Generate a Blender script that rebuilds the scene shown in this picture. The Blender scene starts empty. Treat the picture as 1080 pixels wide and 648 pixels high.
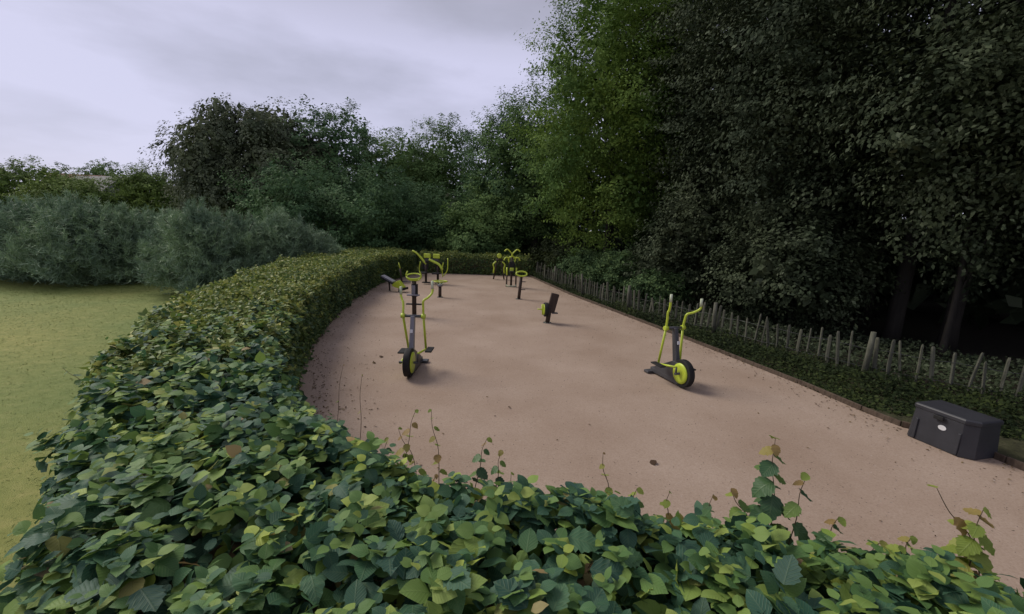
import bpy, math, random
import numpy as np
from mathutils import Vector, Matrix
random.seed(7); rng = np.random.default_rng(7)
S = bpy.context.scene; COL = S.collection
R = math.radians

# ------------------------------------------------------------------ camera
F_PX, CAM_H, PITCH, ROLL = 453.0, 2.5, math.atan(84/453), R(2.0)
cd = bpy.data.cameras.new('camera'); cam = bpy.data.objects.new('camera', cd); COL.objects.link(cam)
cd.sensor_width = 36; cd.lens = 36*F_PX/1080; cd.clip_start = .05; cd.clip_end = 2000
cam.matrix_world = Matrix.Translation((0, 0, CAM_H)) @ Matrix.Rotation(math.pi/2-PITCH, 4, 'X') @ Matrix.Rotation(ROLL, 4, 'Z')
S.camera = cam
def ray(px, py):
    a = px-540; b = 324-py
    u = a*math.cos(ROLL)-b*math.sin(ROLL); v = a*math.sin(ROLL)+b*math.cos(ROLL)
    c, s = math.cos(PITCH), math.sin(PITCH)
    return u, F_PX*c+v*s, -F_PX*s+v*c
def G(px, py, z=0.0):
    d = ray(px, py); t = (z-CAM_H)/d[2]; return d[0]*t, d[1]*t
def at(px, py, Y):
    d = ray(px, py); t = Y/d[1]; return d[0]*t, Y, CAM_H+d[2]*t
def in_view(P, margin=20):
    c, s = math.cos(PITCH), math.sin(PITCH)
    z = P[:, 2]-CAM_H; f = P[:, 1]*c-z*s; v = P[:, 1]*s+z*c
    f = np.where(f < .1, .1, f)
    a = P[:, 0]/f*F_PX; b = v/f*F_PX
    x = 540+a*math.cos(ROLL)+b*math.sin(ROLL); y = 324-(-a*math.sin(ROLL)+b*math.cos(ROLL))
    return x, y, f

# ------------------------------------------------------------------ light
SUN_EL, SUN_AZ = R(42), R(-62)      # azimuth measured from +Y towards +X
W = bpy.data.worlds.new('World'); S.world = W; W.use_nodes = True
nt = W.node_tree; nt.nodes.clear()
def N(t, typ, **k):
    n = t.nodes.new(typ)
    for a, b in k.items(): setattr(n, a, b)
    return n
out = N(nt, 'ShaderNodeOutputWorld'); bg = N(nt, 'ShaderNodeBackground'); bg.inputs[1].default_value = .1
sky = N(nt, 'ShaderNodeTexSky'); sky.sky_type = 'NISHITA'; sky.sun_disc = False
sky.sun_elevation = SUN_EL; sky.sun_rotation = SUN_AZ
tc = N(nt, 'ShaderNodeTexCoord'); mp = N(nt, 'ShaderNodeMapping'); mp.inputs['Scale'].default_value = (1, 1, 3.2)
mp.inputs['Location'].default_value = (.35, .1, .45)
nz = N(nt, 'ShaderNodeTexNoise'); nz.inputs['Scale'].default_value = 1.7; nz.inputs['Detail'].default_value = 7; nz.inputs['Roughness'].default_value = .52
cr = N(nt, 'ShaderNodeValToRGB'); e = cr.color_ramp.elements
e[0].position = .36; e[0].color = (3.1, 3.1, 3.95, 1); e[1].position = .57; e[1].color = (4.55, 4.5, 5.9, 1)
sx = N(nt, 'ShaderNodeSeparateXYZ')
hr = N(nt, 'ShaderNodeMapRange'); hr.inputs[1].default_value = .32; hr.inputs[2].default_value = .45; hr.inputs[3].default_value = 0; hr.inputs[4].default_value = .7
mx0 = N(nt, 'ShaderNodeMixRGB'); mx0.inputs[2].default_value = (2.5, 2.45, 2.95, 1)
mx = N(nt, 'ShaderNodeMixRGB'); mx.inputs[0].default_value = .93
L = nt.links.new
L(tc.outputs['Generated'], mp.inputs[0]); L(mp.outputs[0], nz.inputs[0]); L(nz.outputs[0], cr.inputs[0])
L(tc.outputs['Generated'], sx.inputs[0]); L(sx.outputs[2], hr.inputs[0]); L(hr.outputs[0], mx0.inputs[0]); L(cr.outputs[0], mx0.inputs[1])
L(sky.outputs[0], mx.inputs[1]); L(mx0.outputs[0], mx.inputs[2]); L(mx.outputs[0], bg.inputs[0]); L(bg.outputs[0], out.inputs[0])
sd = bpy.data.lights.new('sun', 'SUN'); sd.energy = 1.8; sd.angle = R(28); sd.color = (1, .93, .82)
so = bpy.data.objects.new('sun', sd); COL.objects.link(so)
sdir = Vector((math.sin(SUN_AZ)*math.cos(SUN_EL), math.cos(SUN_AZ)*math.cos(SUN_EL), math.sin(SUN_EL)))
so.rotation_euler = sdir.to_track_quat('Z', 'Y').to_euler(); so.location = (0, 0, 30)
S.view_settings.view_transform = 'Standard'; S.view_settings.look = 'None'; S.view_settings.exposure = .52; S.view_settings.gamma = 1
S.cycles.max_bounces = 6; S.cycles.diffuse_bounces = 3; S.cycles.transmission_bounces = 3; S.cycles.transparent_max_bounces = 4

# ------------------------------------------------------------------ materials
def mat(name, col, rough=.6, spec=.4, metal=0):
    m = bpy.data.materials.new(name); m.use_nodes = True
    b = m.node_tree.nodes['Principled BSDF']
    b.inputs['Base Color'].default_value = (*col, 1); b.inputs['Roughness'].default_value = rough
    b.inputs['Specular IOR Level'].default_value = spec; b.inputs['Metallic'].default_value = metal
    return m
def ramp(t, stops):
    r = N(t, 'ShaderNodeValToRGB'); el = r.color_ramp.elements
    while len(el) < len(stops): el.new(.5)
    for x, (p, c) in zip(el, stops): x.position = p; x.color = (*c, 1)
    return r
def grain(name, stops, scale=8, detail=6, rough=.85, bump=.3, bscale=60, dist=.01, spec=.3, stretch=None, big=None):
    m = mat(name, (1, 1, 1), rough, spec); t = m.node_tree; b = t.nodes['Principled BSDF']; l = t.links.new
    g = N(t, 'ShaderNodeTexCoord'); src = g.outputs['Object']
    if stretch:
        q = N(t, 'ShaderNodeMapping'); q.inputs['Scale'].default_value = stretch; l(src, q.inputs[0]); src = q.outputs[0]
    n = N(t, 'ShaderNodeTexNoise'); n.inputs['Scale'].default_value = scale; n.inputs['Detail'].default_value = detail; n.inputs['Roughness'].default_value = .65
    r = ramp(t, stops); l(src, n.inputs[0]); l(n.outputs[0], r.inputs[0]); colr = r.outputs[0]
    if big:
        n3 = N(t, 'ShaderNodeTexNoise'); n3.inputs['Scale'].default_value = big[0]; n3.inputs['Detail'].default_value = 4; l(src, n3.inputs[0])
        r3 = ramp(t, [(big[3] if len(big) > 3 else .35, big[1]), (big[4] if len(big) > 4 else .65, big[2])]); l(n3.outputs[0], r3.inputs[0])
        mm = N(t, 'ShaderNodeMixRGB', blend_type='MULTIPLY'); mm.inputs[0].default_value = 1
        l(colr, mm.inputs[1]); l(r3.outputs[0], mm.inputs[2]); colr = mm.outputs[0]
    l(colr, b.inputs['Base Color'])
    n2 = N(t, 'ShaderNodeTexNoise'); n2.inputs['Scale'].default_value = bscale; n2.inputs['Detail'].default_value = 4; l(src, n2.inputs[0])
    bp = N(t, 'ShaderNodeBump'); bp.inputs['Strength'].default_value = bump; bp.inputs['Distance'].default_value = dist
    l(n2.outputs[0], bp.inputs['Height']); l(bp.outputs[0], b.inputs['Normal'])
    return m
def leafmat(name, stops, rough=.5, spec=.35, trans=.25, clump=None, veins=False, per_object=False):
    """stops: colour by individual leaf; clump=(scale, a, b) slow colour change through the plant"""
    m = mat(name, (1, 1, 1), rough, spec); t = m.node_tree; b = t.nodes['Principled BSDF']; l = t.links.new
    if per_object: src = N(t, 'ShaderNodeObjectInfo').outputs['Random']
    else: src = N(t, 'ShaderNodeNewGeometry').outputs['Random Per Island']
    r = ramp(t, stops); colr = r.outputs[0]
    if clump:
        g = N(t, 'ShaderNodeNewGeometry'); n = N(t, 'ShaderNodeTexNoise'); n.inputs['Scale'].default_value = clump[0]; n.inputs['Detail'].default_value = 3
        l(g.outputs['Position'], n.inputs[0])
        r3 = ramp(t, [(.35, clump[1]), (.65, clump[2])]); l(n.outputs[0], r3.inputs[0])
        mm = N(t, 'ShaderNodeMixRGB', blend_type='MULTIPLY'); mm.inputs[0].default_value = 1
        l(colr, mm.inputs[1]); l(r3.outputs[0], mm.inputs[2]); colr = mm.outputs[0]
    l(src, r.inputs[0])
    if veins:
        uv = N(t, 'ShaderNodeUVMap'); uv.uv_map = 'UVMap'; s = N(t, 'ShaderNodeSeparateXYZ'); l(uv.outputs[0], s.inputs[0])
        ab = N(t, 'ShaderNodeMath', operation='ABSOLUTE'); l(s.outputs[1], ab.inputs[0])
        k = N(t, 'ShaderNodeMath', operation='MULTIPLY'); l(ab.outputs[0], k.inputs[0]); k.inputs[1].default_value = -.9
        ad = N(t, 'ShaderNodeMath', operation='ADD'); l(s.outputs[0], ad.inputs[0]); l(k.outputs[0], ad.inputs[1])
        fr = N(t, 'ShaderNodeMath', operation='MULTIPLY'); l(ad.outputs[0], fr.inputs[0]); fr.inputs[1].default_value = 50
        si = N(t, 'ShaderNodeMath', operation='SINE'); l(fr.outputs[0], si.inputs[0])
        pw = N(t, 'ShaderNodeMapRange'); l(si.outputs[0], pw.inputs[0]); pw.inputs[1].default_value = .55; pw.inputs[2].default_value = 1
        mr = N(t, 'ShaderNodeMapRange'); l(ab.outputs[0], mr.inputs[0]); mr.inputs[1].default_value = .035; mr.inputs[2].default_value = 0
        mxm = N(t, 'ShaderNodeMath', operation='MAXIMUM'); l(pw.outputs[0], mxm.inputs[0]); l(mr.outputs[0], mxm.inputs[1])
        li = N(t, 'ShaderNodeMixRGB'); fac = N(t, 'ShaderNodeMath', operation='MULTIPLY'); l(mxm.outputs[0], fac.inputs[0]); fac.inputs[1].default_value = .13
        l(fac.outputs[0], li.inputs[0]); l(colr, li.inputs[1]); li.inputs[2].default_value = (.30, .36, .16, 1); colr = li.outputs[0]
        bp = N(t, 'ShaderNodeBump'); bp.inputs['Strength'].default_value = .5; bp.inputs['Distance'].default_value = .002; bp.invert = True
        l(mxm.outputs[0], bp.inputs['Height']); l(bp.outputs[0], b.inputs['Normal'])
    l(colr, b.inputs['Base Color'])
    if trans:
        tr = N(t, 'ShaderNodeBsdfTranslucent'); l(colr, tr.inputs[0]); ms = N(t, 'ShaderNodeMixShader'); ms.inputs[0].default_value = trans
        o = t.nodes['Material Output']; l(b.outputs[0], ms.inputs[1]); l(tr.outputs[0], ms.inputs[2]); l(ms.outputs[0], o.inputs[0])
    return m

HEDGE_STOPS = [(0, (.034, .090, .062)), (.32, (.050, .125, .078)), (.60, (.074, .165, .080)), (.74, (.125, .230, .070)), (.88, (.22, .33, .075)), (.96, (.34, .42, .09)), (.985, (.34, .42, .09)), (.996, (.34, .24, .12))]
M = dict(
    hedge_big=leafmat('hedge leaf', HEDGE_STOPS, .55, .3, .25, veins=True, per_object=True),
    hedge_near=leafmat('hedge foliage near', HEDGE_STOPS, .55, .3, .25, clump=(1.6, (.75, .85, .95), (1.25, 1.2, .9)), veins=True),
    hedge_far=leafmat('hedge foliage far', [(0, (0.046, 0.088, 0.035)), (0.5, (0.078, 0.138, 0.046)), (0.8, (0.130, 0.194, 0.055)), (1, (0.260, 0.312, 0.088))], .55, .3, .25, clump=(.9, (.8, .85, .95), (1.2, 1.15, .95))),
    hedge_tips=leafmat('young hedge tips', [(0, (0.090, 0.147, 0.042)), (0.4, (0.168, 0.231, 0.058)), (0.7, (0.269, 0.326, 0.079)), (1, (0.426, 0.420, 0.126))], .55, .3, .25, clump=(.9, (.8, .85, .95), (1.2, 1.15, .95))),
    hedge_young=leafmat('young hedge shoots', [(0, (.07, .16, .055)), (.4, (.13, .24, .065)), (.75, (.22, .33, .08)), (.97, (.34, .42, .10)), (1, (.38, .27, .15))], .55, .3, .3, veins=True),
    russet=leafmat('russet leaf', [(0, (.30, .17, .10)), (.5, (.42, .27, .15)), (1, (.34, .38, .12))], .6, .2, .3, veins=True, per_object=True),
    young=leafmat('young leaf', [(0, (.20, .28, .05)), (.5, (.30, .36, .07)), (.9, (.33, .22, .08))], .5, .3, .3, veins=True, per_object=True),
    shootleaf=leafmat('shoot leaf', [(0, (.04, .10, .045)), (.6, (.07, .15, .05)), (1, (.2, .3, .06))], .45, .4, .25, veins=True, per_object=True),
    twig=grain('twig bark', [(.3, (.09, .06, .035)), (.7, (.16, .12, .07))], 20),
    bark=grain('bark', [(.3, (.016, .014, .012)), (.7, (.036, .031, .025))], 6, stretch=(1, 1, .2), bump=.8, bscale=14, dist=.03),
    birchy=leafmat('purple brown foliage', [(0, (0.079, 0.105, 0.062)), (0.5, (0.110, 0.138, 0.083)), (1, (0.148, 0.189, 0.106))], .75, .12, .2, clump=(.35, (.75, .75, .8), (1.2, 1.1, 1.05))),
    dark=leafmat('dark green foliage', [(0, (0.060, 0.114, 0.053)), (0.5, (0.086, 0.160, 0.071)), (1, (0.123, 0.211, 0.090))], .75, .12, .2, clump=(.35, (.7, .75, .8), (1.25, 1.2, 1.1))),
    mid=leafmat('mid green foliage', [(0, (0.089, 0.159, 0.056)), (0.5, (0.128, 0.213, 0.076)), (1, (0.172, 0.261, 0.091))], .75, .12, .22, clump=(.35, (.75, .8, .85), (1.25, 1.2, 1.05))),
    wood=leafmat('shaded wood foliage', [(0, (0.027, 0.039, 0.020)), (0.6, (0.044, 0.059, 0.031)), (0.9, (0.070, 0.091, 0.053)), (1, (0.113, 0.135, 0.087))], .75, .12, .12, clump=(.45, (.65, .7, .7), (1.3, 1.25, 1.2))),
    lime=leafmat('yellow green foliage', [(0, (0.094, 0.161, 0.038)), (0.5, (0.138, 0.228, 0.054)), (1, (0.196, 0.294, 0.074))], .75, .12, .25, clump=(.4, (.6, .7, .75), (1.3, 1.2, 1.0))),
    olive=leafmat('olive foliage', [(0, (0.081, 0.131, 0.039)), (0.5, (0.131, 0.201, 0.055)), (1, (0.202, 0.289, 0.077))], .75, .12, .2, clump=(.2, (.75, .8, .8), (1.25, 1.15, 1.0))),
    pine=leafmat('blue green needles', [(0, (0.142, 0.215, 0.131)), (0.5, (0.214, 0.303, 0.184)), (1, (0.301, 0.391, 0.244))], .6, .3, .12, clump=(.9, (.75, .8, .85), (1.2, 1.2, 1.1))),
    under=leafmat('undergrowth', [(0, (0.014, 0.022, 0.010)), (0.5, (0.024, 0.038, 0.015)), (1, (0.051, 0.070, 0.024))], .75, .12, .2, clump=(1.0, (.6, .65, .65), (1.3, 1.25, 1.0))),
    shrubf=leafmat('shrub leaf', [(0, (0.039, 0.077, 0.033)), (0.5, (0.072, 0.126, 0.049)), (1, (0.130, 0.196, 0.078))], .75, .12, .2, clump=(.8, (.7, .75, .8), (1.25, 1.2, 1.1))),
    grass=leafmat('grass blade', [(0, (.155, .205, .055)), (.5, (.195, .245, .068)), (1, (.25, .285, .09))], .7, .15, .2),
    field=grain('mown grass', [(.28, (.16, .205, .050)), (.5, (.205, .25, .066)), (.72, (.27, .295, .095))], 5, 9, bump=.7, bscale=90, dist=.03, big=(.22, (.85, .9, .85), (1.35, 1.15, 1.15), .42, .66)),
    gravel=grain('gravel', [(.25, (.27, .198, .148)), (.45, (.35, .265, .205)), (.62, (.39, .303, .24)), (.8, (.48, .388, .31))], 55, 8, .9, .55, 220, .006, .2, big=(.75, (.86, .83, .80), (1.08, 1.09, 1.10), .3, .7)),
    stone=leafmat('gravel stones', [(0, (.11, .08, .06)), (.5, (.25, .19, .15)), (1, (.42, .36, .31))], .85, .25, 0),
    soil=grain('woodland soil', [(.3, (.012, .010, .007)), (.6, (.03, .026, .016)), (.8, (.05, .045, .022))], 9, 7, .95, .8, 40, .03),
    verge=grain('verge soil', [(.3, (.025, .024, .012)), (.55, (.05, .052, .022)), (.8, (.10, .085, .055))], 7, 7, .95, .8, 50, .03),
    board=grain('edging timber', [(.3, (.05, .035, .025)), (.7, (.13, .095, .07))], 8, stretch=(4, 4, 1), bump=.4),
    picket=grain('weathered chestnut', [(.25, (.055, .058, .04)), (.6, (.115, .115, .085)), (.8, (.20, .20, .155))], 9, stretch=(3, 3, .5), bump=.5, bscale=40),
    paint=grain('lime paint', [(.3, (.44, .55, .04)), (.7, (.52, .63, .06))], 3, rough=.38, bump=.03, bscale=200, dist=.001, spec=.5),
    pale=grain('worn grip', [(.3, (.42, .48, .30)), (.7, (.55, .58, .45))], 8, rough=.6, bump=.1),
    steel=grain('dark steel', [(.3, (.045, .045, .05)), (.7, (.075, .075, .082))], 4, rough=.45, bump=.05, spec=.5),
    grey=grain('grey paint', [(.3, (.17, .165, .19)), (.7, (.22, .215, .24))], 4, rough=.45, bump=.05, spec=.5),
    rubber=grain('black rubber', [(.3, (.012, .012, .012)), (.7, (.022, .022, .022))], 12, rough=.7, bump=.2),
    post=grain('brown post', [(.3, (.035, .024, .018)), (.7, (.065, .045, .034))], 6, stretch=(2, 2, .4), rough=.6, bump=.2),
    plastic=grain('black plastic', [(.3, (.028, .029, .035)), (.7, (.042, .043, .05))], 5, rough=.48, bump=.25, bscale=90, dist=.002, spec=.4),
    sticker=grain('white sticker', [(.3, (.62, .62, .64)), (.7, (.75, .75, .76))], 8, rough=.5, bump=.02),
    slate=grain('slate roof', [(.3, (.075, .075, .085)), (.7, (.12, .12, .135))], 1.5, rough=.7, bump=.3, bscale=4),
    tile=grain('red tile roof', [(.3, (.17, .085, .06)), (.7, (.26, .13, .09))], 1.5, rough=.8, bump=.3, bscale=4),
    brick=grain('brick wall', [(.3, (.22, .12, .09)), (.7, (.32, .19, .14))], 2, rough=.85, bump=.3, bscale=6),
    glass=mat('window glass', (.03, .035, .04), .1, .6), frame=mat('window frame', (.7, .7, .68), .5),
    litter=leafmat('leaf litter', [(0, (.05, .032, .02)), (.6, (.13, .085, .045)), (1, (.20, .15, .07))], .85, .1, .1),
    deadleaf=leafmat('dead leaf', [(0, (.07, .045, .03)), (1, (.12, .085, .045))], .8, .1, .1, per_object=True),
)

# ------------------------------------------------------------------ helpers
def tag(o, label=None, cat=None, group=None, kind=None):
    if label: o['label'] = label
    if cat: o['category'] = cat
    if group: o['group'] = group
    if kind: o['kind'] = kind
    return o
def link(name, me, m=None, parent=None, **k):
    o = bpy.data.objects.new(name, me); COL.objects.link(o)
    if m and not me.materials: me.materials.append(M[m] if isinstance(m, str) else m)
    if parent: o.parent = parent
    return tag(o, **k)
def empty(name, loc, rz=0, **k):
    o = bpy.data.objects.new(name, None); COL.objects.link(o); o.location = loc; o.rotation_euler = (0, 0, rz); o.empty_display_size = .2
    return tag(o, **k)
def np_mesh(name, V, F, smooth=False, uv=None):
    """V (n,3), F (m,k) all faces of k corners"""
    me = bpy.data.meshes.new(name); V = np.ascontiguousarray(V, dtype=np.float32); F = np.ascontiguousarray(F, dtype=np.int32)
    m, k = F.shape
    me.vertices.add(len(V)); me.vertices.foreach_set('co', V.ravel())
    me.loops.add(m*k); me.loops.foreach_set('vertex_index', F.ravel())
    me.polygons.add(m); me.polygons.foreach_set('loop_start', np.arange(0, m*k, k, dtype=np.int32))
    if smooth: me.polygons.foreach_set('use_smooth', np.ones(m, dtype=bool))
    me.update(calc_edges=True)
    if uv is not None:
        l = me.uv_layers.new(name='UVMap'); l.data.foreach_set('uv', np.ascontiguousarray(uv[F.ravel()], dtype=np.float32).ravel())
    return me
class MB:
    def __init__(s): s.v = []; s.f = []; s.sm = []
    def add(s, vs, fs, smooth=False):
        b = len(s.v); s.v += [tuple(v) for v in vs]; s.f += [tuple(b+i for i in f) for f in fs]; s.sm += [smooth]*len(fs)
        return s
    def box(s, c, size, rot=None, taper=1.0):
        x, y, z = (k/2 for k in size); vs = []
        for sz in (-1, 1):
            t = taper if sz > 0 else 1
            for sx_, sy in ((-1, -1), (1, -1), (1, 1), (-1, 1)): vs.append(Vector((sx_*x*t, sy*y*t, sz*z)))
        if rot: vs = [rot @ v for v in vs]
        c = Vector(c)
        return s.add([v+c for v in vs], [(3, 2, 1, 0), (4, 5, 6, 7), (0, 1, 5, 4), (1, 2, 6, 5), (2, 3, 7, 6), (3, 0, 4, 7)])
    def tube(s, pts, r, n=8, caps=True):
        pts = [Vector(p) for p in pts]; rs = r if isinstance(r, (list, tuple)) else [r]*len(pts)
        vs = []; prev = None
        for i, p in enumerate(pts):
            d = (pts[min(i+1, len(pts)-1)]-pts[max(i-1, 0)]).normalized()
            if prev is None: a = d.orthogonal().normalized()
            else: a = (prev-d*prev.dot(d)).normalized()
            prev = a; b = d.cross(a)
            for k in range(n):
                t = 2*math.pi*k/n; vs.append(p+(a*math.cos(t)+b*math.sin(t))*rs[i])
        fs = [(i*n+k, i*n+(k+1) % n, (i+1)*n+(k+1) % n, (i+1)*n+k) for i in range(len(pts)-1) for k in range(n)]
        s.add(vs, fs, True)
        if caps:
            b = len(s.v)-len(vs); s.f += [tuple(b+k for k in range(n))[::-1], tuple(b+(len(pts)-1)*n+k for k in range(n))]; s.sm += [False, False]
        return s
    def prism(s, poly, y0, y1, bevel=0):      # polygon in xz extruded along y
        n = len(poly); vs = [(x, y0, z) for x, z in poly]+[(x, y1, z) for x, z in poly]
        fs = [tuple(range(n)), tuple(range(2*n-1, n-1, -1))]+[(k, n+k, n+(k+1) % n, (k+1) % n) for k in range(n)]
        return s.add(vs, fs)
    def build(s, name, m, parent=None, bevel=0, **k):
        me = bpy.data.meshes.new(name); me.from_pydata(s.v, [], s.f); me.update()
        me.polygons.foreach_set('use_smooth', s.sm)
        o = link(name, me, m, parent, **k)
        if bevel:
            b = o.modifiers.new('bevel', 'BEVEL'); b.width = bevel; b.segments = 2; b.limit_method = 'ANGLE'; b.angle_limit = R(50)
        return o
def smooth_path(pts, sub=5):
    P = [Vector(p) for p in pts]; P = [P[0]*2-P[1]]+P+[P[-1]*2-P[-2]]; o = []
    for i in range(1, len(P)-2):
        for k in range(sub):
            t = k/sub; a, b, c, d = P[i-1:i+3]
            o.append(.5*((2*b)+(c-a)*t+(2*a-5*b+4*c-d)*t*t+(3*b-a-3*c+d)*t**3))
    o.append(P[-2]); return o
def unit(v): return v/np.maximum(np.linalg.norm(v, axis=1, keepdims=True), 1e-6)
def rdir(n): return unit(rng.normal(size=(n, 3)))
def leaves(C, Nn, D, size, T, TF, uvT=None, width=None):
    """place template leaf T at every centre C, normal Nn, tip direction D"""
    Nn = unit(Nn); D = unit(D-Nn*np.sum(D*Nn, axis=1, keepdims=True)); B = np.cross(Nn, D)
    w = np.ones(len(C)) if width is None else width
    sz = size[:, None, None]
    V = C[:, None, :]+sz*(T[None, :, 0, None]*D[:, None, :]+T[None, :, 1, None]*B[:, None, :]*w[:, None, None]+T[None, :, 2, None]*Nn[:, None, :])
    K = len(T); Fs = TF[None]+(np.arange(len(C))*K)[:, None, None]
    uv = None if uvT is None else np.tile(uvT, (len(C), 1))
    return V.reshape(-1, 3), Fs.reshape(-1, TF.shape[1]), uv
T_KITE = np.array([(0, 0, 0), (.45, .30, .06), (1, 0, -.05), (.45, -.30, .06)]); F_KITE = np.array([(0, 2, 1), (0, 3, 2)])
T_QUAD = T_KITE; F_QUAD = np.array([(0, 3, 2, 1)])
def leaf_template(st, teeth=0, curl=.12, fold=.10, seed=0, wid=.40, wave=.0):
    """half outline by stations; returns verts, tris, uv"""
    rr = random.Random(seed); V = []; UV = []
    for i in range(st+1):
        u = i/st; w = wid*math.sin(math.pi*min(1, u**.78))**.72*(1-.25*u) if 0 < i < st else 0
        if teeth and 0 < i < st: w *= (1.10 if i % 2 else .90)+rr.uniform(-.06, .06)
        z = -curl*(u-.25)**2
        V.append((u, 0, z)); UV.append((u, 0))
        if 0 < i < st:
            for s in (1, -1):
                V.append((u+(.02 if i % 2 else 0), s*w, z+fold*w/wid*.8-(w/wid)**3*.10+wave*math.sin(i*2.1+s))); UV.append((u, s*w))
    T = []; mid = lambda i: 0 if i == 0 else 1+3*(i-1)
    for i in range(st):
        a, b = mid(i), mid(i+1)
        for s in (1, 2):
            if i == 0: t = [(a, b, b+s)]
            elif i == st-1: t = [(a, b, a+s)]
            else: t = [(a, b, b+s), (a, b+s, a+s)]
            for q in t: T.append(q if s == 2 else q[::-1])
    return np.array(V), np.array(T), np.array(UV)
T_NEAR, F_NEAR, UV_NEAR = leaf_template(3, curl=.25, wid=.45)
T_FINE, F_FINE, UV_FINE = leaf_template(5, 0, curl=.28, fold=.12, wid=.44, wave=.015)
BIG = [leaf_template(11, 1, c, f, i, w, wv) for i, (c, f, w, wv) in enumerate([(.1, .1, .44, .02), (.3, .16, .46, .03), (.45, .08, .42, .03), (-.1, .2, .47, .03), (.35, .26, .40, .02), (.7, .1, .45, .03)])]

# ------------------------------------------------------------------ ground
def sheet(name, poly, z, m, **k):
    me = bpy.data.meshes.new(name); me.from_pydata([(x, y, z) for x, y in poly], [], [tuple(range(len(poly)))]); me.update()
    return link(name, me, m, kind='structure', **k)
sheet('field', [(-700, -300), (700, -300), (700, 1200), (-700, 1200)], 0, 'field')
EDGE = [(.75, 22.8), (1.5, 19.6), (2.25, 16.4), (3.2, 13.3), (3.92, 10.9), (4.5, 8.9), (5.0, 7.1), (5.22, 6.0), (5.36, 5.5), (5.72, 5.15), (5.78, 4.6), (5.9, 4.0), (6.4, 3.0), (8, 1.6), (11, .2)]
sheet('woodland_floor', [(2.3, 30), (2.0, 22), (3.3, 17), (4.8, 13), (5.9, 10), (6.7, 8), (7.6, 6.6), (9.5, 5.0), (13, 3.5), (60, 0), (60, 60), (4, 60)], .004, 'soil')
sheet('verge', [(x, y) for x, y in EDGE]+[(13, 3.5), (9.5, 5.0), (7.6, 6.6), (6.7, 8), (5.9, 10), (4.8, 13), (3.3, 17), (2.0, 22), (1.2, 23.5)], .008, 'verge')
sheet('gravel_path', [(-6.3, 22.9)]+[(-6.8, 18), (-6.4, 13.6), (-5.7, 10.6), (-5.0, 8.2), (-3.6, 5.4), (-2.8, 3.6), (-2.0, 2.3), (-1.2, 1.5), (-.2, 1.1), (1.2, .9), (4, .2), (8, -1.5), (11, -2)]+EDGE[::-1]+[(.7, 23.2)], .012, 'gravel')
sheet('bare_soil_under_hedge', [(-7.2, 22.9), (-7.6, 18), (-7.2, 13.8), (-6.5, 10.8), (-5.8, 8.2), (-4.9, 6.1), (-4.3, 5.0), (-3.5, 3.5), (-2.5, 2.1), (-1.8, 1.2), (-1, .5), (0, .2), (3, -.2), (3, .95), (1.2, 1.35), (0, 1.6), (-.9, 2.1), (-1.8, 3.2), (-2.5, 4.6), (-3.3, 6.3), (-4.05, 8.05), (-4.6, 10.1), (-5.2, 13.2), (-5.65, 17.6), (-5.15, 21.5), (-5.0, 22.3), (.8, 22.35), (.9, 23.6)], .016, 'soil')
# timber edging, board by board
ed = bpy.data.objects.new('path_edging', None); COL.objects.link(ed); tag(ed, kind='structure')
for (x0, y0), (x1, y1) in zip(EDGE[:-1], EDGE[1:]):
    d = Vector((x1-x0, y1-y0, 0)); n = max(1, round(d.length/2.4)); ang = math.atan2(d.y, d.x)
    for k in range(n):
        c = Vector((x0, y0, 0))+d*((k+.5)/n)
        MB().box((0, 0, 0), (d.length/n-.012, .035, .11)).build('board', 'board', ed, .004)
        o = bpy.context.scene.collection.objects[-1]; o.location = (c.x, c.y, .035+random.uniform(-.008, .008)); o.rotation_euler = (random.uniform(-.06, .06), 0, ang)

# stones and grass (nobody could count these)
n = 9000
px = rng.uniform(-5, 5.4, n*3); py = 1.5+rng.random(n*3)**1.6*16
def inside(poly, x, y):
    p = np.array(poly); c = np.zeros(len(x), bool); j = len(p)-1
    for i in range(len(p)):
        (xi, yi), (xj, yj) = p[i], p[j]
        c ^= ((yi > y) != (yj > y)) & (x < (xj-xi)*(y-yi)/(yj-yi+1e-12)+xi); j = i
    return c
GP = [(-5.1, 22), (-5.6, 17.6), (-5.1, 13.2), (-4.5, 10), (-4, 8), (-2.7, 5.2), (-2, 3.8), (-1.3, 2.9), (-.3, 2.2), (1.2, 1.6), (4, 1), (8, 0)]+EDGE[::-1][1:]
k = inside(GP, px, py); px, py = px[k][:n], py[k][:n]; n = len(px)
C = np.stack([px, py, np.full(n, .012)], 1); sz = rng.uniform(.003, .009, n)*(1+.06*py)
T = np.array([(-1, -.6, -.2), (1, -.7, -.2), (.1, 1, -.2), (.1, -.05, .75)]); TF = np.array([(0, 1, 3), (1, 2, 3), (2, 0, 3)])
a = rng.uniform(0, 6.28, n); V, Fc, _ = leaves(C, np.tile((0., 0., 1.), (n, 1)), np.stack([np.cos(a), np.sin(a), 0*a], 1), sz, T, TF)
link('gravel_stones', np_mesh('gravel_stones', V, Fc), 'stone', kind='stuff', label='small pale and dark stones loose on the gravel surface', cat='gravel')
OUT_L = [(-8.5, 23), (-8.3, 18), (-7.7, 14), (-7, 11), (-6.2, 8.3), (-5.2, 6.1), (-4.6, 5.1), (-3.75, 3.6), (-2.8, 2.4), (-2.1, 1.5), (-1.6, .8)]
FP = [(-2.0, -.5)]+OUT_L[::-1]+[(-14, 23), (-30, 18), (-9, 0.5)]
n = 150000
gx = rng.uniform(-24, -1.2, n); gy = .3+rng.random(n)**1.7*17
k = inside(FP, gx, gy); gx, gy = gx[k], gy[k]; n = len(gx)
dist = np.hypot(gx, gy); keep = rng.random(n) < 1.1/(1+.0*dist); gx, gy, dist = gx[keep], gy[keep], dist[keep]; n = len(gx)
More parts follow.
